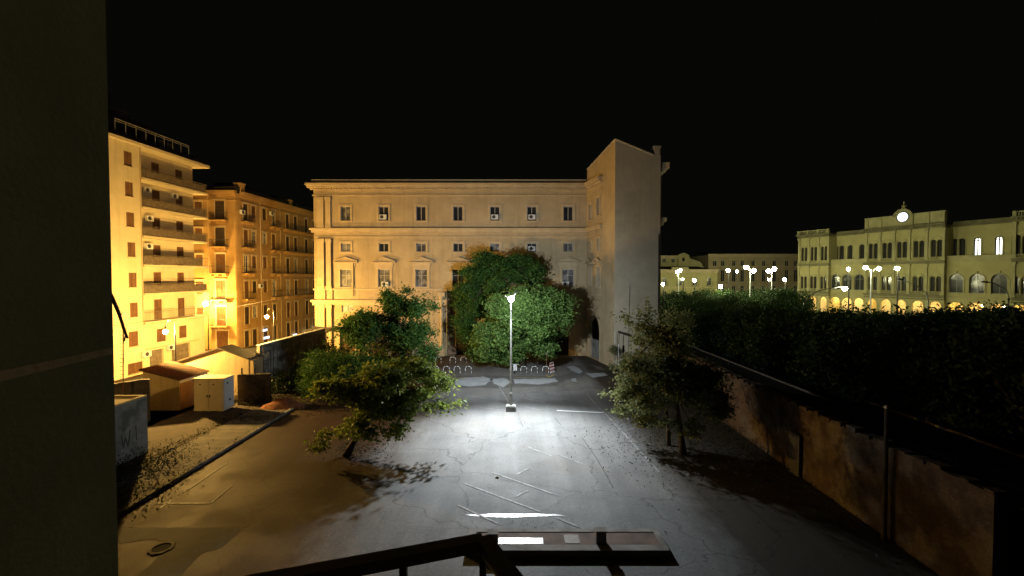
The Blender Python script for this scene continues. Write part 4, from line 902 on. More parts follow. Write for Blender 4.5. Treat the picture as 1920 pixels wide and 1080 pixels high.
def arc_lamp(base, path, Y, label, lit):
    b = at(base[0], 518, Y); t = thing('arc_lamp', label, 'street lamp', (b.x, Y, 0), 'curved arm road lamps before the station')
    q = [at(x, y, Y) for x, y in path]
    m = MB(); m.tube([(b.x, Y, 0), (b.x, Y, q[0].z)] + q, [.12, .09] + [.06] * len(q), 7); m.build('pole', M['galv'] if not lit else M['iron'], t, smooth=True)
    e = q[-1]; d = 1 if lit else -1
    m = MB(); m.hexa([(e.x - .1, Y - .18, e.z - .1), (e.x + .75 * d, Y - .18, e.z + .0), (e.x + .75 * d, Y + .18, e.z + .0), (e.x - .1, Y + .18, e.z - .1), (e.x - .1, Y - .1, e.z + .1), (e.x + .7 * d, Y - .1, e.z + .16), (e.x + .7 * d, Y + .1, e.z + .16), (e.x - .1, Y + .1, e.z + .1)]); m.build('lamp_head', M['iron'], t)
    if lit: m = MB(); m.ball((e.x + .3, Y, e.z - .3), .32, 10, 6); m.build('bulb', farm, t, smooth=True)
arc_lamp((1509, 575), [(1510, 566), (1518, 555), (1533, 546), (1555, 541), (1580, 537)], 66, 'lit road lamp on a long curved arm at the left end of the station', True)
arc_lamp((1741, 585), [(1741, 565), (1736, 549), (1725, 540), (1710, 533), (1694, 524)], 62, 'unlit road lamp with curved arm below the station clock', False)
arc_lamp((1892, 580), [(1892, 560), (1888, 546), (1878, 538), (1862, 531), (1852, 529)], 58, 'unlit road lamp with curved arm at the right edge', False)

# ================================================================== LEFT YARD
def hut(): 
    x0, x1, y0, y1, zt = -25.0, -20.75, 19.0, 25.7, 3.25
    t = thing('cement_hut', 'flat roofed grey cement hut with faded graffiti beside the window reveal', 'hut', (-22.9, 22, 0))
    m = MB(); m.box(x0, x1, y0, y1, 0, zt - .12); m.build('wall', M['cement'], t)
    m = MB(); m.box(x0 + .0, x1, y0, y1, zt - .119, zt - .08); 
    for a in ((x0, x1, y0, y0 + .18), (x0, x1, y1 - .18, y1), (x0, x0 + .18, y0 + .18, y1 - .18), (x1 - .18, x1 + .0, y0 + .18, y1 - .18)): m.box(*a, zt - .08, zt)
    m.build('roof', M['plaster'], t)
    m = MB(); fr = Fr((x1, 24.3, 0), (0, 1, 0), (1, 0, 0))
    def stroke(pts, w_=.05):
        for (a, b), (c, d) in zip(pts[:-1], pts[1:]): m.tube([fr.P(a, .012, b), fr.P(c, .012, d)], w_ * .5, 4)
    stroke([(-.35, 1.6), (-.22, .8), (-.08, 1.35), (.08, .8), (.22, 1.65)]); stroke([(.4, .85), (.43, .87)], .07); stroke([(.6, 1.75), (.62, .95), (.95, .98)])
    m.build('graffiti', mat('faded_spray', (.15, .155, .15), (.2, .2, .19), 3, .9), t)
hut()
t = thing('site_cabin', 'white metal equipment cabin with double doors on small blocks', 'cabin', (-22.2, 33.8, 0))
X0, X1, Y0, Y1 = -23.35, -21.18, 33.2, 34.45
m = MB(); m.box(X0, X1, Y0, Y1, .16, 2.42); m.build('body', M['warmlit_paint'], t)
m = MB(); m.box(X0 - .04, X1 + .04, Y0 - .05, Y1 + .04, 2.42, 2.5); m.build('roof', M['warmlit_paint'], t); m = MB(); m.box(X0 - .02, X1 + .02, Y0 - .03, Y1 + .02, .1, .2); m.build('base_frame', M['warmlit_paint'], t)
for k in (0, 1):
    m = MB(); a = X0 + .12 + k * .98; m.box(a, a + .95, Y0 - .03, Y0 - .002, .26, 2.32); m.box(a + .3, a + .65, Y0 - .04, Y0 - .031, .5, .75); d = m.build('door', M['warmlit_paint'], t)
    m = MB(); m.box(a + (.84 if k == 0 else .05), a + (.9 if k == 0 else .11), Y0 - .07, Y0 - .031, 1.1, 1.3); m.box(a + .3, a + .42, Y0 - .045, Y0 - .031, 2.0, 2.1); m.build('handle', M['iron'], d)
m = MB()
for x in (X0 + .3, X1 - .3, -22.3): m.box(x - .15, x + .15, Y0 + .05, Y1 - .1, 0, .1)
m.build('support_block', M['kerb'], t)
m = MB(); m.box(X1 + .002, X1 + .03, Y0 + .06, Y1 - .06, .24, 2.38); m.build('whitelit_side', M['white'], t)  # whiter sheet puts the white lamp's light on this side into the colour
m = MB(); m.box(X1 + .03, X1 + .06, Y0 + .35, Y0 + .5, 2.0, 2.12); m.box(X1 + .03, X1 + .06, Y0 + .6, Y0 + .75, .7, .85); m.build('vent', M['iron'], t)
# tiled lean-to shed
t = thing('tiled_shed', 'small shed with sloping brown corrugated tile roof and lit side wall', 'shed', (-26, 35, 0))
ax, bx_, ya, yb = -27.4, -24.7, 33.6, 36.6; zl, zr = 2.98, 2.25
m = MB(); m.hexa([(ax, ya, 0), (bx_, ya, 0), (bx_, yb, 0), (ax, yb, 0), (ax, ya, zl), (bx_, ya, zr), (bx_, yb, zr + .1), (ax, yb, zl + .1)]); m.build('wall', M['plaster'], t)
m = MB(); n = 26
for k in range(n):
    y0 = ya - .2 + (yb - ya + .3) * k / n; y1 = y0 + (yb - ya + .3) / n; ym = (y0 + y1) / 2
    for (u0, h0, u1, h1) in ((y0, 0, ym, .07), (ym, .07, y1, 0)):
        m.hexa([(ax - .15, u0, zl + .05 + h0), (bx_ + .2, u0, zr + .0 + h0), (bx_ + .2, u1, zr + .0 + h1), (ax - .15, u1, zl + .05 + h1), (ax - .15, u0, zl + .1 + h0), (bx_ + .2, u0, zr + .05 + h0), (bx_ + .2, u1, zr + .05 + h1), (ax - .15, u1, zl + .1 + h1)])
m.build('roof', M['roof'], t)
m = MB(); m.box(bx_ + .002, bx_ + .08, ya, yb, zr - .22, zr - .02); m.box(bx_ + .002, bx_ + .1, yb - .25, yb, 0, zr - .22); m.build('fascia', M['white'], t)
m = MB(); m.box(bx_ + .002, bx_ + .03, ya + .05, yb - .3, .02, zr - .25); m.build('door', M['shutter'], t)
# gabled house
t = thing('gabled_outbuilding', 'blank rendered gable wall of a low outbuilding behind the tiled shed', 'outbuilding', (-25, 41, 0))
Yg = 38.0
pts_ = [at(325, 681, Yg), at(410, 653.5, Yg), at(466, 674, Yg)]
pr = [(pts_[0].x - 1.2, pts_[0].z - .4), (pts_[1].x, pts_[1].z), (pts_[2].x, pts_[2].z)]
m = MB(); p = [(pr[0][0], Yg, 0), (pr[2][0], Yg, 0), (pr[2][0], Yg, pr[2][1]), (pr[1][0], Yg, pr[1][1]), (pr[0][0], Yg, pr[0][1])]; q = [(a, b + 1.6, c) for a, b, c in p]
m.add(p + q, [(0, 1, 2, 3, 4), (9, 8, 7, 6, 5)] + [(i, (i + 1) % 5, (i + 1) % 5 + 5, i + 5) for i in range(5)]); m.build('wall', M['plaster'], t)
m = MB()
for (x0, z0), (x1, z1) in ((pr[0], pr[1]), (pr[1], pr[2])): m = MB(); m.hexa([(x0, Yg - .12, z0 + .003), (x1, Yg - .12, z1 + .003), (x1, Yg + 1.8, z1 + .003), (x0, Yg + 1.8, z0 + .003), (x0, Yg - .12, z0 + .1), (x1, Yg - .12, z1 + .1), (x1, Yg + 1.8, z1 + .1), (x0, Yg + 1.8, z0 + .1)]); m.build('roof', M['shutter_d'], t)
m = MB(); m.box(pr[2][0] + .002, pr[2][0] + .4, Yg + .02, Yg + 1.5, 0, pr[2][1] - .05); m.build('pilaster', M['plaster'], t)
# dark yard wall right of the cabin, old wall at the far left
def lowwall(name, label, p0, p1, h0, h1, m_, th=.3, rough=.0, top=None, cat='wall'):
    a, b = Vector((*p0, 0)), Vector((*p1, 0)); d = (b - a).normalized(); nrm = Vector((-d.y, d.x, 0)) * th / 2; n = max(2, int((b - a).length / .35)); m = MB()
    pr_ = None; r_ = random.Random(5); hh = [h0 + (h1 - h0) * i / n + r_.uniform(-rough, rough) for i in range(n + 1)]
    t = thing(name, label, cat, a)
    for i in range(n):
        q0, q1 = a.lerp(b, i / n), a.lerp(b, (i + 1) / n); z0, z1 = Vector((0, 0, hh[i])), Vector((0, 0, hh[i + 1]))
        m.quad(q0 - nrm, q1 - nrm, q1 - nrm + z1, q0 - nrm + z0); m.quad(q0 + nrm, q1 + nrm, q1 + nrm + z1, q0 + nrm + z0); m.quad(q0 - nrm + z0, q1 - nrm + z1, q1 + nrm + z1, q0 + nrm + z0)
    m.quad(a - nrm, a + nrm, a + nrm + Vector((0, 0, hh[0])), a - nrm + Vector((0, 0, hh[0]))); m.quad(b - nrm, b + nrm, b + nrm + Vector((0, 0, hh[-1])), b - nrm + Vector((0, 0, hh[-1])))
    m.build('wall_body', m_, t); return t
lowwall('yard_wall', 'dark low wall with short posts right of the white cabin', (-21.3, 35.2), (-19.0, 35.6), 2.35, 2.35, M['darkwall'])
for k, x in enumerate((-21.0, -20.0)):
    m = MB(); m.tube([(x, 35.2, 2.3), (x, 35.2, 2.75)], .06, 6); m.ball((x, 35.2, 2.78), .08, 6, 4); tag(m.build('wall_post', M['iron']), ('left' if k == 0 else 'right') + ' short iron post on the dark wall beside the cabin', 'post')
lowwall('crumbling_wall', 'old grey crumbling wall behind the cement hut', (-30, 28.5), (-25.0, 31.2), 2.6, 2.95, M['darkwall'], .3, .06)
# street boundary wall with steel lattice
pa, pb = (-22.4, 40.0), (-20.9, 50.4)
t = lowwall('boundary_wall', 'long grey boundary wall with lattice framework along the left street', pa, pb, 3.85, 4.15, M['cement'], .3)
a, b = Vector((*pa, 0)), Vector((*pb, 0)); d = (b - a).normalized(); nn = Vector((d.y, -d.x, 0))
m = MB()
for i in range(9):
    q = a.lerp(b, i / 8) + nn * .5; m.tube([q, q + Vector((0, 0, 3.9))], .035, 5); q2 = q + nn * .45; m.tube([q2, q2 + Vector((0, 0, 3.3))], .03, 5)
    for z in (.8, 1.6, 2.4, 3.2): m.tube([q + Vector((0, 0, z)), q2 + Vector((0, 0, z - .4))], .02, 4); m.tube([q + Vector((0, 0, z - .8)), q2 + Vector((0, 0, z - .4))], .02, 4)
for z in (2.5, 3.3, 3.75): m.tube([a + nn * .5 + Vector((0, 0, z)), b + nn * .5 + Vector((0, 0, z))], .03, 5)
m.build('lattice', M['iron'], t)
m = MB(); q = a + nn * .0; m.hexa([a - nn * .2 + Vector((0, 0, 3.86)), b - nn * .2 + Vector((0, 0, 4.16)), b + nn * .22 + Vector((0, 0, 4.16)), a + nn * .22 + Vector((0, 0, 3.86)), a - nn * .2 + Vector((0, 0, 3.93)), b - nn * .2 + Vector((0, 0, 4.23)), b + nn * .22 + Vector((0, 0, 4.23)), a + nn * .22 + Vector((0, 0, 3.93))]); m.build('coping', M['white'], t)
# small shelter by the building corner
t = thing('entrance_shelter', 'small dark canopy with posts at the foot of the building corner', 'shelter', (-22.5, 53, 0))
m = MB(); m.hexa([(-23.6, 51, 3.7), (-21.1, 51, 3.5), (-21.1, 54.4, 3.7), (-23.6, 54.4, 3.9), (-23.6, 51, 3.8), (-21.1, 51, 3.6), (-21.1, 54.4, 3.8), (-23.6, 54.4, 4.0)]); m.build('canopy', M['iron'], t)
for x, y in ((-23.3, 51.3), (-21.4, 51.3), (-21.4, 54), (-23.3, 54)): m = MB(); m.tube([(x, y, 0), (x, y, 3.6)], .07, 6); m.build('post', M['shutter'], t)
# ladder-like mast
p = at(229, 720, 30.2); q = at(231, 607, 30.2)
t = thing('antenna_mast', 'thin rusty mast with short rungs standing by the crumbling wall', 'mast', (p.x, 30.2, 0))
m = MB(); m.tube([(p.x, 30.2, 0), (q.x, 30.2, q.z)], .035, 5); m.build('pole', M['shutter'], t)
for k in range(14): m = MB(); z = 3.2 + k * .26; m.tube([(p.x - .14, 30.2, z), (p.x + .14, 30.2, z)], .015, 4); m.build('rung', M['shutter'], t)
# mound, rubble, manhole
def mound(name, c, rx, ry, h, m_, label, cat, seed=1, parent=None):
    r_ = random.Random(seed); m = MB(); n, k = 22, 6; vs = []; fs_ = []
    for i in range(k):
        rr = 1 - i / k
        for j in range(n):
            a = 2 * math.pi * j / n; w_ = rr * (1 + r_.uniform(-.12, .12)); vs.append((c[0] + rx * w_ * math.cos(a), c[1] + ry * w_ * math.sin(a), (0 if i == 0 else h * (1 - rr ** 1.6) + r_.uniform(-.04, .04) * h)))
    for i in range(k - 1):
        for j in range(n): fs_.append((i * n + j, i * n + (j + 1) % n, (i + 1) * n + (j + 1) % n, (i + 1) * n + j))
    fs_.append(tuple((k - 1) * n + j for j in range(n))); m.add(vs, fs_); return tag(m.build(name, m_, smooth=True), label, cat)
mound('soil_mound', gnd(533, 764), 1.7, .8, .75, M['redsoil'], 'low mound of reddish earth in front of the dark shrubs', 'mound')
for i, (x, y, r_, lab) in enumerate([(264, 897, .16, 'pale chunk of rubble on the verge near the lower left'), (322, 843, .14, 'bright lump of rubble beside the weeds by the hut'), (315, 850, .09, 'small white fragment just below the bright lump by the hut'), (1292, 890, .05, 'tiny white scrap on the ground right of the right tree'), (932, 896, .09, 'white scrap on the asphalt between painted lines')]):
    mound('rubble', gnd(x, y), r_ * 1.4, r_, r_, M['rubble'], lab, 'rubble', i + 3)
c = gnd(303, 1028); m = MB(); K_ = 28
for k in range(K_):
    a, b = 2 * math.pi * k / K_, 2 * math.pi * ((k + 1) % K_) / K_; ra, rb = .40 + .035 * math.sin(k * 1.9), .40 + .035 * math.sin(((k + 1) % K_) * 1.9)
    m.hexa([(c.x + math.cos(t_) * r_, c.y + math.sin(t_) * r_, z_) for z_ in (0.005, .03) for t_, r_ in ((a, .3), (b, .3), (b, rb), (a, ra))])
t = thing('manhole', 'open round manhole with pale rim at the lower left', 'manhole', (c.x, c.y, 0)); m.build('rim', M['kerb'], t)
m = MB(); m.add([(c.x + math.cos(k * math.pi / 10) * .3, c.y + math.sin(k * math.pi / 10) * .3, .012) for k in range(20)], [tuple(range(20))]); m.build('opening', M['black'], t)
# overhead cables
def cable(p, q, sag, label):
    m = MB(); m.tube([Vector(p).lerp(Vector(q), k / 14) - Vector((0, 0, sag * 4 * (k / 14) * (1 - k / 14))) for k in range(15)], .018, 4)
    tag(m.build('overhead_cable', M['iron']), label, 'cable')
cable(at(205, 612, 42), at(590, 545, 57), .25, 'long thin cable crossing in front of the two left buildings')
cable(at(268, 465, 47), at(600, 520, 56.5), .5, 'upper thin cable sagging towards the corner of the beige building')

# ================================================================== RIGHT SIDE
t = lowwall('old_boundary_wall', 'long weathered brick and plaster wall running along the right side', (14.5, 13.3), (14.9, 48.8), 3.5, 3.6, M['oldwall'], .45, .05)
m = MB(); m.box(14.2, 14.3, 22.3, 23.1, .02, 2.1); m.build('door', M['iron'], t)
m = MB(); r_ = random.Random(4)
for k in range(46):
    y0 = 13.4 + k * .77 + r_.uniform(-.1, .1); s_ = r_.uniform(.25, .6); m.box(14.3, 14.72, y0, y0 + s_, 3.44, 3.55 + r_.uniform(0, .12))
m.build('rubble_top', M['oldwall'], t)
t = thing('lean_to_shed', 'long low shed with black felt roof beyond the right wall', 'shed', (16, 30, 0))
m = MB(); m.hexa([(14.8, 12, 3.2), (18.8, 12, 3.2), (18.8, 24, 3.2), (14.9, 24, 3.2), (14.8, 12, 3.3), (18.8, 12, 3.3), (18.8, 24, 3.3), (14.9, 24, 3.3)]); m.build('roof', M['felt'], t); m = MB(); m.hexa([(14.9, 24.0, 3.22), (16.9, 24.0, 3.22), (16.9, 46, 3.22), (15.1, 46, 3.22), (14.9, 24.0, 3.32), (16.9, 24.0, 3.32), (16.9, 46, 3.32), (15.1, 46, 3.32)]); m.build('roof', M['felt'], t)
m = MB(); m.box(18.6, 18.8, 12, 24, 0, 3.2); m.box(16.7, 16.9, 24.01, 46, 0, 3.2); m.build('wall', M['darkwall'], t)
m = MB(); m.box(16.9, 17.0, 24, 46, 3.2, 3.42); m.box(18.8, 18.9, 12, 23.9, 3.2, 3.4); m.build('gutter', M['rail'], t)
pb_ = Vector((14.12, 17.02, 0)); tz = at(1668, 765, pb_.y).z
t = thing('wooden_pole', 'tall dark pole standing against the right wall', 'pole', (pb_.x, pb_.y, 0)); m = MB(); m.lathe((pb_.x, pb_.y, 0), [(.09, 0), (.08, 2), (.065, tz)], 8); m.build('shaft', M['darkwall'], t)
m = MB(); m.lathe((pb_.x, pb_.y, tz), [(.09, 0), (.09, .05), (.02, .1)], 8); m.build('cap', M['galv'], t)
# unlit lamp, signpost and plants by the wing
t = thing('flood_lamp', 'unlit dark floodlight on a thin white post beside the grey wing', 'floodlight', (11.45, 48.1, 0))
m = MB(); m.tube([(11.3, 48.1, 0), (11.3, 48.1, at(1160, 645, 48.1).z)], .05, 7); m.tube([(11.0, 48.5, 0), (11.0, 48.5, at(1157, 622, 48.5).z)], .025, 5); m.build('post', M['white'], t)
h = at(1166, 624, 48.1); m = MB(); m.hexa([(h.x - .35, 47.9, h.z - .02), (h.x + .45, 47.9, h.z - .25), (h.x + .45, 48.5, h.z - .25), (h.x - .35, 48.5, h.z - .02), (h.x - .3, 47.95, h.z + .2), (h.x + .45, 47.95, h.z - .02), (h.x + .45, 48.45, h.z - .02), (h.x - .3, 48.45, h.z + .2)]); m.tube([(11.3, 48.1, h.z - 1.2), (11.4, 48.2, h.z)], .03, 5); m.build('lamp_head', M['iron'], t)

# bollards / island
t = thing('raised_island', 'low rectangular tiled island with a wet shiny strip in the foreground', 'planter', (2.0, 16.6, 0))
ix0, ix1, iy0, iy1, iz = -1.66, 5.62, 15.95, 17.35, .24
m = MB()
m.box(ix0, ix1, iy0, iy0 + .34, 0, iz); m.box(ix0, ix1, iy1 - .22, iy1, 0, iz); m.box(ix0, ix0 + .3, iy0 + .34, iy1 - .22, 0, iz); m.box(ix1 - .22, ix1, iy0 + .34, iy1 - .22, 0, iz); m.build('kerb_frame', M['kerb'], t)
m = MB(); m.box(ix0 + .3, ix1 - .22, iy0 + .34, iy1 - .22, 0, iz - .02); m.build('tiled_top', M['tiles'], t)
m = MB(); m.box(-.5, 1.15, iy0 + .42, iy0 + .80, iz - .02, iz - .012); m.build('metal_plate', mat('wet_plate', (.3, .3, .3), (.16, .16, .16), 2, .34, bump=.35, bscale=9, spec=.8), t)
m = MB(); m.box(1.95, 2.5, iy0 + .45, iy1 - .4, iz - .02, iz - .008); m.build('hatch', M['rail'], t)
for k, (px) in enumerate((924, 1126)):
    c = at(px, 1020, 16.5); m = MB(); x = c.x; zt = at(px, 997 if k == 0 else 992, 16.5).z
    m.hexa([(x - .19, 16.35, iz), (x + .19, 16.35, iz), (x + .19, 16.65, iz), (x - .19, 16.65, iz), (x - .18, 16.36, zt - .06), (x + .18, 16.36, zt - .06), (x + .18, 16.64, zt - .06), (x - .18, 16.64, zt - .06)])
    bo = thing('bollard', ('left' if k == 0 else 'right') + ' square concrete post on the tiled island', 'bollard', (x, 16.5, iz), 'square posts on the island'); m.build('shaft', M['kerb'], bo)
    m = MB(); m.box(x - .2, x + .2, 16.34, 16.66, zt - .06, zt); m.build('cap', M['kerb'], bo)

# bicycle racks
def make_rack():
    t = thing('bicycle_rack', '', 'bicycle rack', (0, 0, 0), 'striped hoop racks in front of the round tree')
    pts = [(-.31, 0, 0), (-.31, 0, .25), (-.31, 0, .5), (-.27, 0, .62), (-.17, 0, .70), (0, 0, .72), (.17, 0, .70), (.27, 0, .62), (.31, 0, .5), (.31, 0, .25), (.31, 0, 0)]
    m = MB(); m.tube(pts, .035, 7); m.build('hoop', M['white'], t, smooth=True, local=True)
    m = MB()
    for i in (0, 2, 4, 6, 8): 
        a, b = Vector(pts[i]), Vector(pts[i + 1]); m.tube([a.lerp(b, .3), a.lerp(b, .95)], .039, 7)
    m.build('dark_band', M['iron'], t, local=True); return t
rk = make_rack(); first = True; ordn = ['first', 'second', 'third', 'fourth', 'fifth', 'sixth', 'seventh', 'eighth']
for row, xs, y, lab in [(0, [779, 797, 817, 837, 857, 878], 700, 'hoop from the left in the front row left of the lamp post'), (1, [962, 982, 1002, 1023], 700, 'hoop from the left in the front row right of the lamp post'), (2, [822, 849, 869, 888], 681, 'hoop from the left in the rear row against the building')]:
    for i, x in enumerate(xs):
        c = rk if first else copy_tree(rk); first = False
        g_ = gnd(x, y); c.location = (g_.x, g_.y, 0); c['label'] = ordn[i] + ' striped ' + lab; c.rotation_euler.z = R(random.uniform(-4, 4))
g_ = gnd(1037, 700)
t = thing('striped_barrier', 'red and white striped barrier leaning at the right end of the racks', 'barrier', (g_.x, g_.y, 0))
m = MB()
for k in range(4): m.tube([(g_.x - .25 + k * .14, g_.y + k * .2, 0), (g_.x - .35 + k * .14, g_.y + k * .2, 1.05)], .03, 6)
m.tube([(g_.x - .35, g_.y, 1.05), (g_.x + .08, g_.y + .6, 1.05)], .03, 6); m.build('frame', M['white'], t)
m = MB()
for k in range(4):
    for j in range(3): z = .2 + j * .33; m.tube([(g_.x - .25 + k * .14 - .1 * z, g_.y + k * .2, z), (g_.x - .25 + k * .14 - .1 * (z + .16), g_.y + k * .2, z + .16)], .035, 6)
m.build('red_band', mat('red_paint', (.3, .04, .03), None, 3, .6), t)
g_ = gnd(1025, 700); t = thing('sign_post', 'thin rusty post rising from the last bicycle rack', 'post', (g_.x, g_.y + .2, 0)); m = MB(); m.tube([(g_.x, g_.y + .2, 0), (g_.x, g_.y + .2, 2.2)], .03, 6); m.build('pole', M['shutter'], t)
m = MB(); m.box(g_.x - .12, g_.x + .12, g_.y + .15, g_.y + .17, 1.9, 2.15); m.build('sign_plate', M['rail'], t)
# parked scooter under the tree
g_ = gnd(966, 702); t = thing('scooter', 'small dark scooter with a bright headlight parked at the foot of the round tree', 'scooter', (g_.x, g_.y, 0))
m = MB()
for dy in (0, 1.15):
    for k in range(16):
        a, b = 2 * math.pi * k / 16, 2 * math.pi * (k + 1) / 16; m.tube([(g_.x, g_.y + dy + math.cos(a) * .2, .24 + math.sin(a) * .2), (g_.x, g_.y + dy + math.cos(b) * .2, .24 + math.sin(b) * .2)], .05, 5)
m.build('wheel', M['iron'], t)
m = MB(); m.hexa([(g_.x - .14, g_.y + .35, .25), (g_.x + .14, g_.y + .35, .25), (g_.x + .16, g_.y + 1.3, .35), (g_.x - .16, g_.y + 1.3, .35), (g_.x - .12, g_.y + .4, .38), (g_.x + .12, g_.y + .4, .38), (g_.x + .15, g_.y + 1.35, .75), (g_.x - .15, g_.y + 1.35, .75)]); m.tube([(g_.x, g_.y, .3), (g_.x, g_.y + .2, .95)], .05, 6); m.tube([(g_.x - .3, g_.y + .25, .98), (g_.x + .3, g_.y + .25, .98)], .025, 5); m.hexa([(g_.x - .18, g_.y + .1, .35), (g_.x + .18, g_.y + .1, .35), (g_.x + .18, g_.y + .16, .35), (g_.x - .18, g_.y + .16, .35), (g_.x - .16, g_.y + .2, .9), (g_.x + .16, g_.y + .2, .9), (g_.x + .16, g_.y + .26, .9), (g_.x - .16, g_.y + .26, .9)]); m.build('body', M['galv'], t)
m = MB(); m.hexa([(g_.x - .13, g_.y + .6, .72), (g_.x + .13, g_.y + .6, .72), (g_.x + .13, g_.y + 1.3, .78), (g_.x - .13, g_.y + 1.3, .78), (g_.x - .11, g_.y + .6, .8), (g_.x + .11, g_.y + .6, .8), (g_.x + .11, g_.y + 1.25, .86), (g_.x - .11, g_.y + 1.25, .86)]); m.build('seat', M['iron'], t)
m = MB(); m.ball((g_.x, g_.y + .12, .88), .09, 8, 6); m.build('headlight', M['white'], t)

# ================================================================== TREES
def TP(px, py, Y): p = at(px, py, Y); return (p.x, p.y, p.z)
def lobe(px, py, Y, rx, rz, ry=None): p = at(px, py, Y); k = Y / F; return (p.x, p.y, p.z, rx * k, (ry if ry else rx * k), rz * k)
# front left leaning tree
Y = 25.3
tree('leaning_tree', 'low leaning tree with a curved trunk in front at the left', (*gnd(650, 856).xy, 0), [gnd(648, 857), TP(662, 832, 25.2), TP(681, 800, 25.2), TP(694, 772, 25.3), TP(706, 742, 25.4), TP(722, 712, 25.6)], .2,
     [lobe(690, 735, 25.6, 60, 42), lobe(745, 740, 25.2, 62, 42), lobe(805, 740, 26, 42, 34), lobe(640, 720, 26, 38, 32), lobe(740, 690, 26.2, 60, 28), lobe(720, 790, 25, 58, 24), lobe(838, 760, 26, 18, 12), lobe(600, 825, 24.5, 22, 14), lobe(648, 808, 24.8, 26, 14)], 600, 30, .22, .24, M['leaf_a'], shell=.2, branches=70, sub=6, twig=.012)
# tall tree behind it
tree('tall_bushy_tree', 'tall dense bushy tree behind the leaning tree', (-11.0, 42.0, 0), [(-11.0, 42.0, 0), (-11.1, 41.9, 1.5), (-10.9, 41.8, 3), (-10.8, 41.8, 4.6), (-10.9, 41.7, 6)], .28,
     [lobe(735, 630, 41.6, 72, 72, 2.8), lobe(700, 640, 42.1, 56, 55, 2.4), lobe(765, 600, 41.6, 45, 48, 2.4), lobe(778, 655, 41.6, 38, 44, 2.2), lobe(745, 565, 41.6, 32, 28, 1.6), lobe(665, 610, 42.1, 22, 30, 1.2), lobe(710, 700, 41.6, 55, 35, 2.2), lobe(810, 572, 41.6, 14, 12, .5), lobe(770, 690, 42.1, 40, 26, 1.6)], 680, 50, .30, .25, M['leaf_b'], shell=.5, branches=60, sub=9)
tree('round_bush', 'rounded green shrub at the left of the two left trees', (-14.6, 36.5, 0), [(-14.6, 36.5, 0), (-14.6, 36.5, .8), (-14.5, 36.5, 1.7)], .12,
     [lobe(615, 700, 36.5, 50, 40, 2), lobe(592, 720, 36.5, 28, 34, 1.3), lobe(640, 690, 36.2, 28, 28, 1.4), lobe(590, 680, 36.6, 20, 22, 1)], 260, 55, .28, .15, M['leaf_b'], cat='shrub', shell=.5, branches=26)
tree('dark_shrub', 'dark overgrown shrub mass between the lattice wall and the round shrub', (-17.5, 41, 0), [(-17.5, 41, 0), (-17.5, 41, .9), (-17.5, 41, 1.8)], .12,
     [(-18.2, 41, 1.2, 1.7, 1.6, 1.6), (-16.6, 42.5, 1.4, 1.6, 1.6, 1.9), (-18.6, 45.5, 1.5, 1.2, 2, 1.9), (-15.8, 46, 1.6, 1.8, 2, 2.0), (-19.5, 38.6, .9, .9, 1.2, 1.2)], 260, 50, .32, .2, M['leaf_h'], cat='shrub', shell=.5, branches=20)
# the big round ficus
tree('round_ficus', 'huge round bright green ficus tree lit by the lamp in front of the beige building', (.9, 50.2, 0), [(.9, 50.2, 0), (.9, 50.1, 1.4), (1, 50, 3), (1, 50, 5), (1, 50, 6.5)], .6,
     [lobe(985, 606, 49.0, 84, 66, 4.4), lobe(950, 645, 48.6, 50, 36, 2.6), lobe(1042, 600, 49.5, 34, 42, 3), lobe(940, 595, 49, 46, 46, 3.0), lobe(915, 640, 48.8, 26, 30, 1.8), lobe(1005, 650, 48.6, 36, 24, 2.2), lobe(1005, 565, 49.4, 50, 30, 2.6)], 1300, 80, .32, .29, M['leaf_c'], shell=.62, branches=50, sub=12)
tree('rear_ficus', 'darker upper tree crown rising behind and left of the round ficus', (-2.6, 53.6, 0), [(-2.6, 53.6, 0), (-2.6, 53.5, 2), (-2.4, 53.4, 5), (-2.2, 53.4, 8), (-2, 53.4, 10)], .5,
     [lobe(925, 540, 53, 60, 54, 2.8), lobe(968, 505, 53.4, 38, 26, 2.0), lobe(880, 575, 53, 30, 40, 2.2), lobe(905, 505, 53.4, 40, 26, 2.0), lobe(872, 610, 53, 20, 34, 1.6), lobe(895, 640, 53, 30, 34, 1.8), lobe(998, 520, 53, 22, 24, 1.8)], 900, 70, .32, .28, M['leaf_b'], shell=.6, branches=50, sub=9)
# right tree
tree('right_tree', 'wide ragged tree with a slim trunk at the right of the car park', (*gnd(1281, 852).xy, 0), [gnd(1281, 852), TP(1277, 815, 25.4), TP(1270, 770, 25.6), TP(1262, 720, 25.8), TP(1250, 670, 26), TP(1238, 630, 26.3)], .17,
     [lobe(1215, 700, 26, 70, 62), lobe(1250, 640, 26.5, 60, 46), lobe(1195, 750, 26.4, 48, 36), lobe(1290, 700, 25.6, 60, 60), lobe(1310, 760, 25.4, 46, 40), lobe(1225, 765, 25.8, 42, 34), lobe(1270, 800, 25.6, 48, 24), lobe(1195, 700, 26.2, 34, 40), lobe(1190, 600, 27, 26, 22), lobe(1160, 765, 27, 24, 18), lobe(1350, 770, 26, 38, 36), lobe(1210, 585, 27, 14, 13), lobe(1135, 738, 27.4, 10, 8)], 640, 34, .22, .22, M['leaf_d'], shell=.2, branches=90, sub=6, twig=.012)
tree('slender_tree', 'slender second stem with sparse leaves just behind the right tree', (*gnd(1254, 835).xy, 0), [gnd(1254, 835), TP(1252, 800, 26.8), TP(1246, 740, 27), TP(1250, 690, 27.3)], .12,
     [lobe(1240, 690, 27.4, 50, 60), lobe(1265, 620, 27.8, 40, 44), lobe(1320, 720, 27.5, 40, 50)], 130, 34, .25, .21, M['leaf_d'], shell=.3, branches=30, twig=.012)
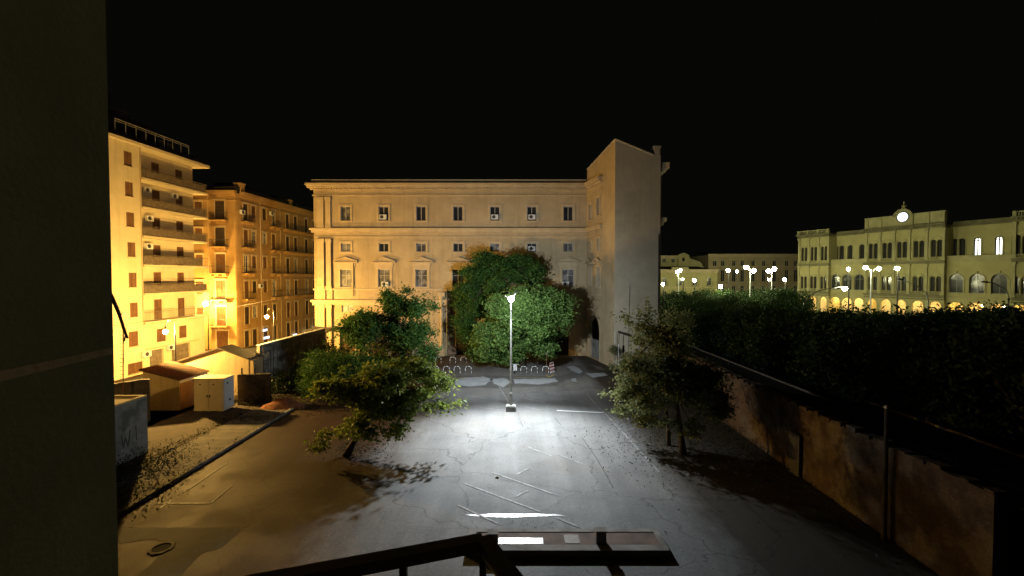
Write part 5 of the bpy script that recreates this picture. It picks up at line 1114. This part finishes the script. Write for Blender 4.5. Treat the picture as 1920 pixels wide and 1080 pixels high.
tree('sapling', 'small round topped sapling against the foot of the grey wing', (10.9, 48.0, 0), [(10.9, 48.0, 0), (10.9, 48.0, 1), (10.85, 48.0, 2)], .04, [lobe(1150, 655, 48, 9, 8), ], 22, 40, .16, .12, M['leaf_d'], shell=.2, branches=8, twig=.01)
tree('low_shrub', 'low dark shrub at the corner of the grey wing', (11.0, 47.5, 0), [(11.0, 47.5, 0), (11.0, 47.5, .3), (11, 47.5, .6)], .04, [lobe(1150, 690, 47.5, 9, 7)], 22, 40, .16, .12, M['leaf_d'], cat='shrub', shell=.2, branches=8, twig=.01)

# rows of clipped street ficus behind the right wall: three crowns, shared by copies
protos = []
for v in range(3):
    C = clumps_in(sublobes([(0, 0, 0, 3.1, 3.1, 2.1), (1.2, .6, .3, 2.0, 2.2, 1.7), (-1.1, -.8, .1, 2.1, 2.0, 1.8)], 12), 330, .5)
    pts = np.repeat(C, 42, 0) + rng.normal(size=(330 * 42, 3)) * .36
    protos.append(leafmesh('crown', pts, .27, M['leaf_h']))
tmesh = MB(); tmesh.tube([(0, 0, 0), (.05, 0, 1.5), (0, .05, 3.2)], [.28, .22, .18], 8)
for k in range(5): a = k * 1.26; tmesh.tube([(0, .05, 3.0), (math.cos(a) * .9, math.sin(a) * .9, 4.2), (math.cos(a) * 1.7, math.sin(a) * 1.7, 5.4)], [.14, .09, .04], 6)
tm = None
rows_ = [('first row behind the wall', 21.5, 18, 66, 5.4, .0), ('second row', 28.5, 22, 76, 5.6, .05), ('third row', 36.5, 28, 84, 5.8, .05), ('fourth row', 45, 36, 88, 6.2, .05), ('fifth row', 54, 46, 88, 6.6, .05)]
words = ['nearest', 'second', 'third', 'fourth', 'fifth', 'sixth', 'seventh', 'eighth', 'ninth', 'tenth', 'eleventh', 'twelfth']
def ficus(x, y, ztop, label, v, sc=1.0, lm=None, group='dark clipped ficus trees beyond the right wall'):
    global tm
    t = thing('street_ficus', label, 'tree', (x, y, 0), group)
    if tm is None: o = tmesh.build('trunk', M['bark'], t, smooth=True, local=True); tm = o.data
    else: o = bpy.data.objects.new('trunk', tm); col.objects.link(o); o.parent = t
    c = bpy.data.objects.new('crown', protos[v]); col.objects.link(c); c.parent = t
    hs = random.uniform(.95, 1.05) * sc; zs = sc * 1.28; c.location = (0, 0, ztop - 2.35 * zs); c.scale = (hs * 1.05, hs * 1.05, zs); c.rotation_euler.z = random.uniform(0, 6.28)
    o.scale = (1, 1, max(.5, (ztop - 1.2) / 6.0))
for name_, X, ya, yb, stp, sk in rows_:
    y = ya; i = 0
    while y < yb:
        xx = X + (y - ya) * sk + random.uniform(-.4, .4); px = 960 + F * xx / y
        if px < 2150 and 1225 < px:
            dz = max(52, 60 - (px - 1240) * .012) if px < 1480 else (68 if px < 1740 else max(56, 68 - (px - 1740) * .07))
            zt = min(8.3, CAMZ - dz * y / F + random.uniform(-.25, .15)); zt = max(2.9, zt)
            ficus(xx, y, zt, f'dark clipped ficus, {words[min(i, 11)]} tree from the camera in the {name_}', random.randrange(3))
        y += stp; i += 1
# lit trees in the far square
for i, (px, Y, yt) in enumerate([(1262, 86, 546), (1300, 84, 544), (1335, 90, 546), (1368, 84, 543), (1400, 92, 545), (1432, 95, 543), (1462, 90, 541), (1488, 88, 543), (1420, 80, 556), (1325, 76, 556), (1252, 78, 556)]):
    p = at(px, yt, Y); ficus(p.x, Y, p.z, ['lamp lit green tree at the left edge below the low yellow house', 'lamp lit pale green tree below the low yellow house', 'green tree below the right end of the low yellow house', 'green tree under the low white lamp', 'green tree left of the tall twin lamp mast', 'green tree right of the tall twin lamp mast', 'green tree below the small lamps near the station', 'green tree touching the left corner of the station', 'darker tree in front of the twin lamp mast', 'darker tree in front of the lit trees of the square', 'darker tree hugging the edge of the grey wing'][i], i % 3, 1.0, group='lamp lit trees in the distant square')

# ================================================================== WINDOW REVEAL, RAILING, TWIG
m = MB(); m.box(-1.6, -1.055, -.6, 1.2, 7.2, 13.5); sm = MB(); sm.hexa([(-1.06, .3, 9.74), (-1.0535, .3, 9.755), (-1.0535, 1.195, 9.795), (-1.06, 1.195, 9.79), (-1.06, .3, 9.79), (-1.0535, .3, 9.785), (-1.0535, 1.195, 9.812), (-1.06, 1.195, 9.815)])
wr = m.build('window_reveal', M['skin']); sm.build('light_streak', mat('painted_light_streak', (.36, .23, .15), (.2, .15, .09), 5, .9), wr); tag(wr, 'dark rough plaster window reveal filling the left edge', 'wall')  # thin strip paints the orange streak of light onto the reveal
t = thing('balcony_railing', 'dark iron handrail corner at the bottom of the view', 'railing', (-.08, 1.2, 8.4))
cn = Vector((-.078, 1.2, 9.288)); e1_ = Vector((-.90, .93, 9.288)); e2_ = Vector((.165, .72, 9.288))
m = MB()
def bar(p, q, w_, h_):  # rectangular bar
    d = (q - p).normalized(); n_ = Vector((-d.y, d.x, 0)) * w_ / 2; z_ = Vector((0, 0, h_ / 2)); m.hexa([p - n_ - z_, q - n_ - z_, q + n_ - z_, p + n_ - z_, p - n_ + z_, q - n_ + z_, q + n_ + z_, p + n_ + z_])
bar(e1_, cn, .04, .03); bar(cn + Vector((0, 0, .002)), e2_ + Vector((0, 0, .002)), .04, .03); m.build('handrail', M['iron'], t)
for p_ in (cn + Vector((0, 0, -.018)), e1_.lerp(cn, .76) + Vector((0, 0, -.018)), e1_.lerp(cn, .3) + Vector((0, 0, -.018)), cn.lerp(e2_, .6) + Vector((0, 0, -.018))):
    m = MB(); m.box(p_.x - .009, p_.x + .009, p_.y - .009, p_.y + .009, 8.4, p_.z); m.build('baluster', M['iron'], t)
m = MB(); bar(e1_ - Vector((0, 0, .45)), cn - Vector((0, 0, .45)), .03, .02); bar(cn - Vector((0, 0, .452)), e2_ - Vector((0, 0, .452)), .03, .02); m.build('lower_rail', M['iron'], t)
m = MB(); pth = [at(205, 545, 1.35), at(214, 566, 1.35), at(222, 585, 1.36), at(228, 603, 1.37), at(234, 622, 1.37), at(239, 634, 1.38)]
m.tube(pth, [.004, .005, .0045, .004, .004, .003], 6); m.tube([at(223, 586, 1.36), at(228, 590, 1.36)], .002, 4); m.tube([at(236, 624, 1.37), at(233, 640, 1.37)], .002, 4); tag(m.build('dry_twig', M['shutter_d']), 'dry bent twig poking out beside the window reveal', 'twig')
m = MB(); m.box(-1.6, 1.5, -.9, -.6, 7.2, 13.5); tag(m.build('room_wall', M['darkwall']), 'dark room wall behind the camera', 'wall')
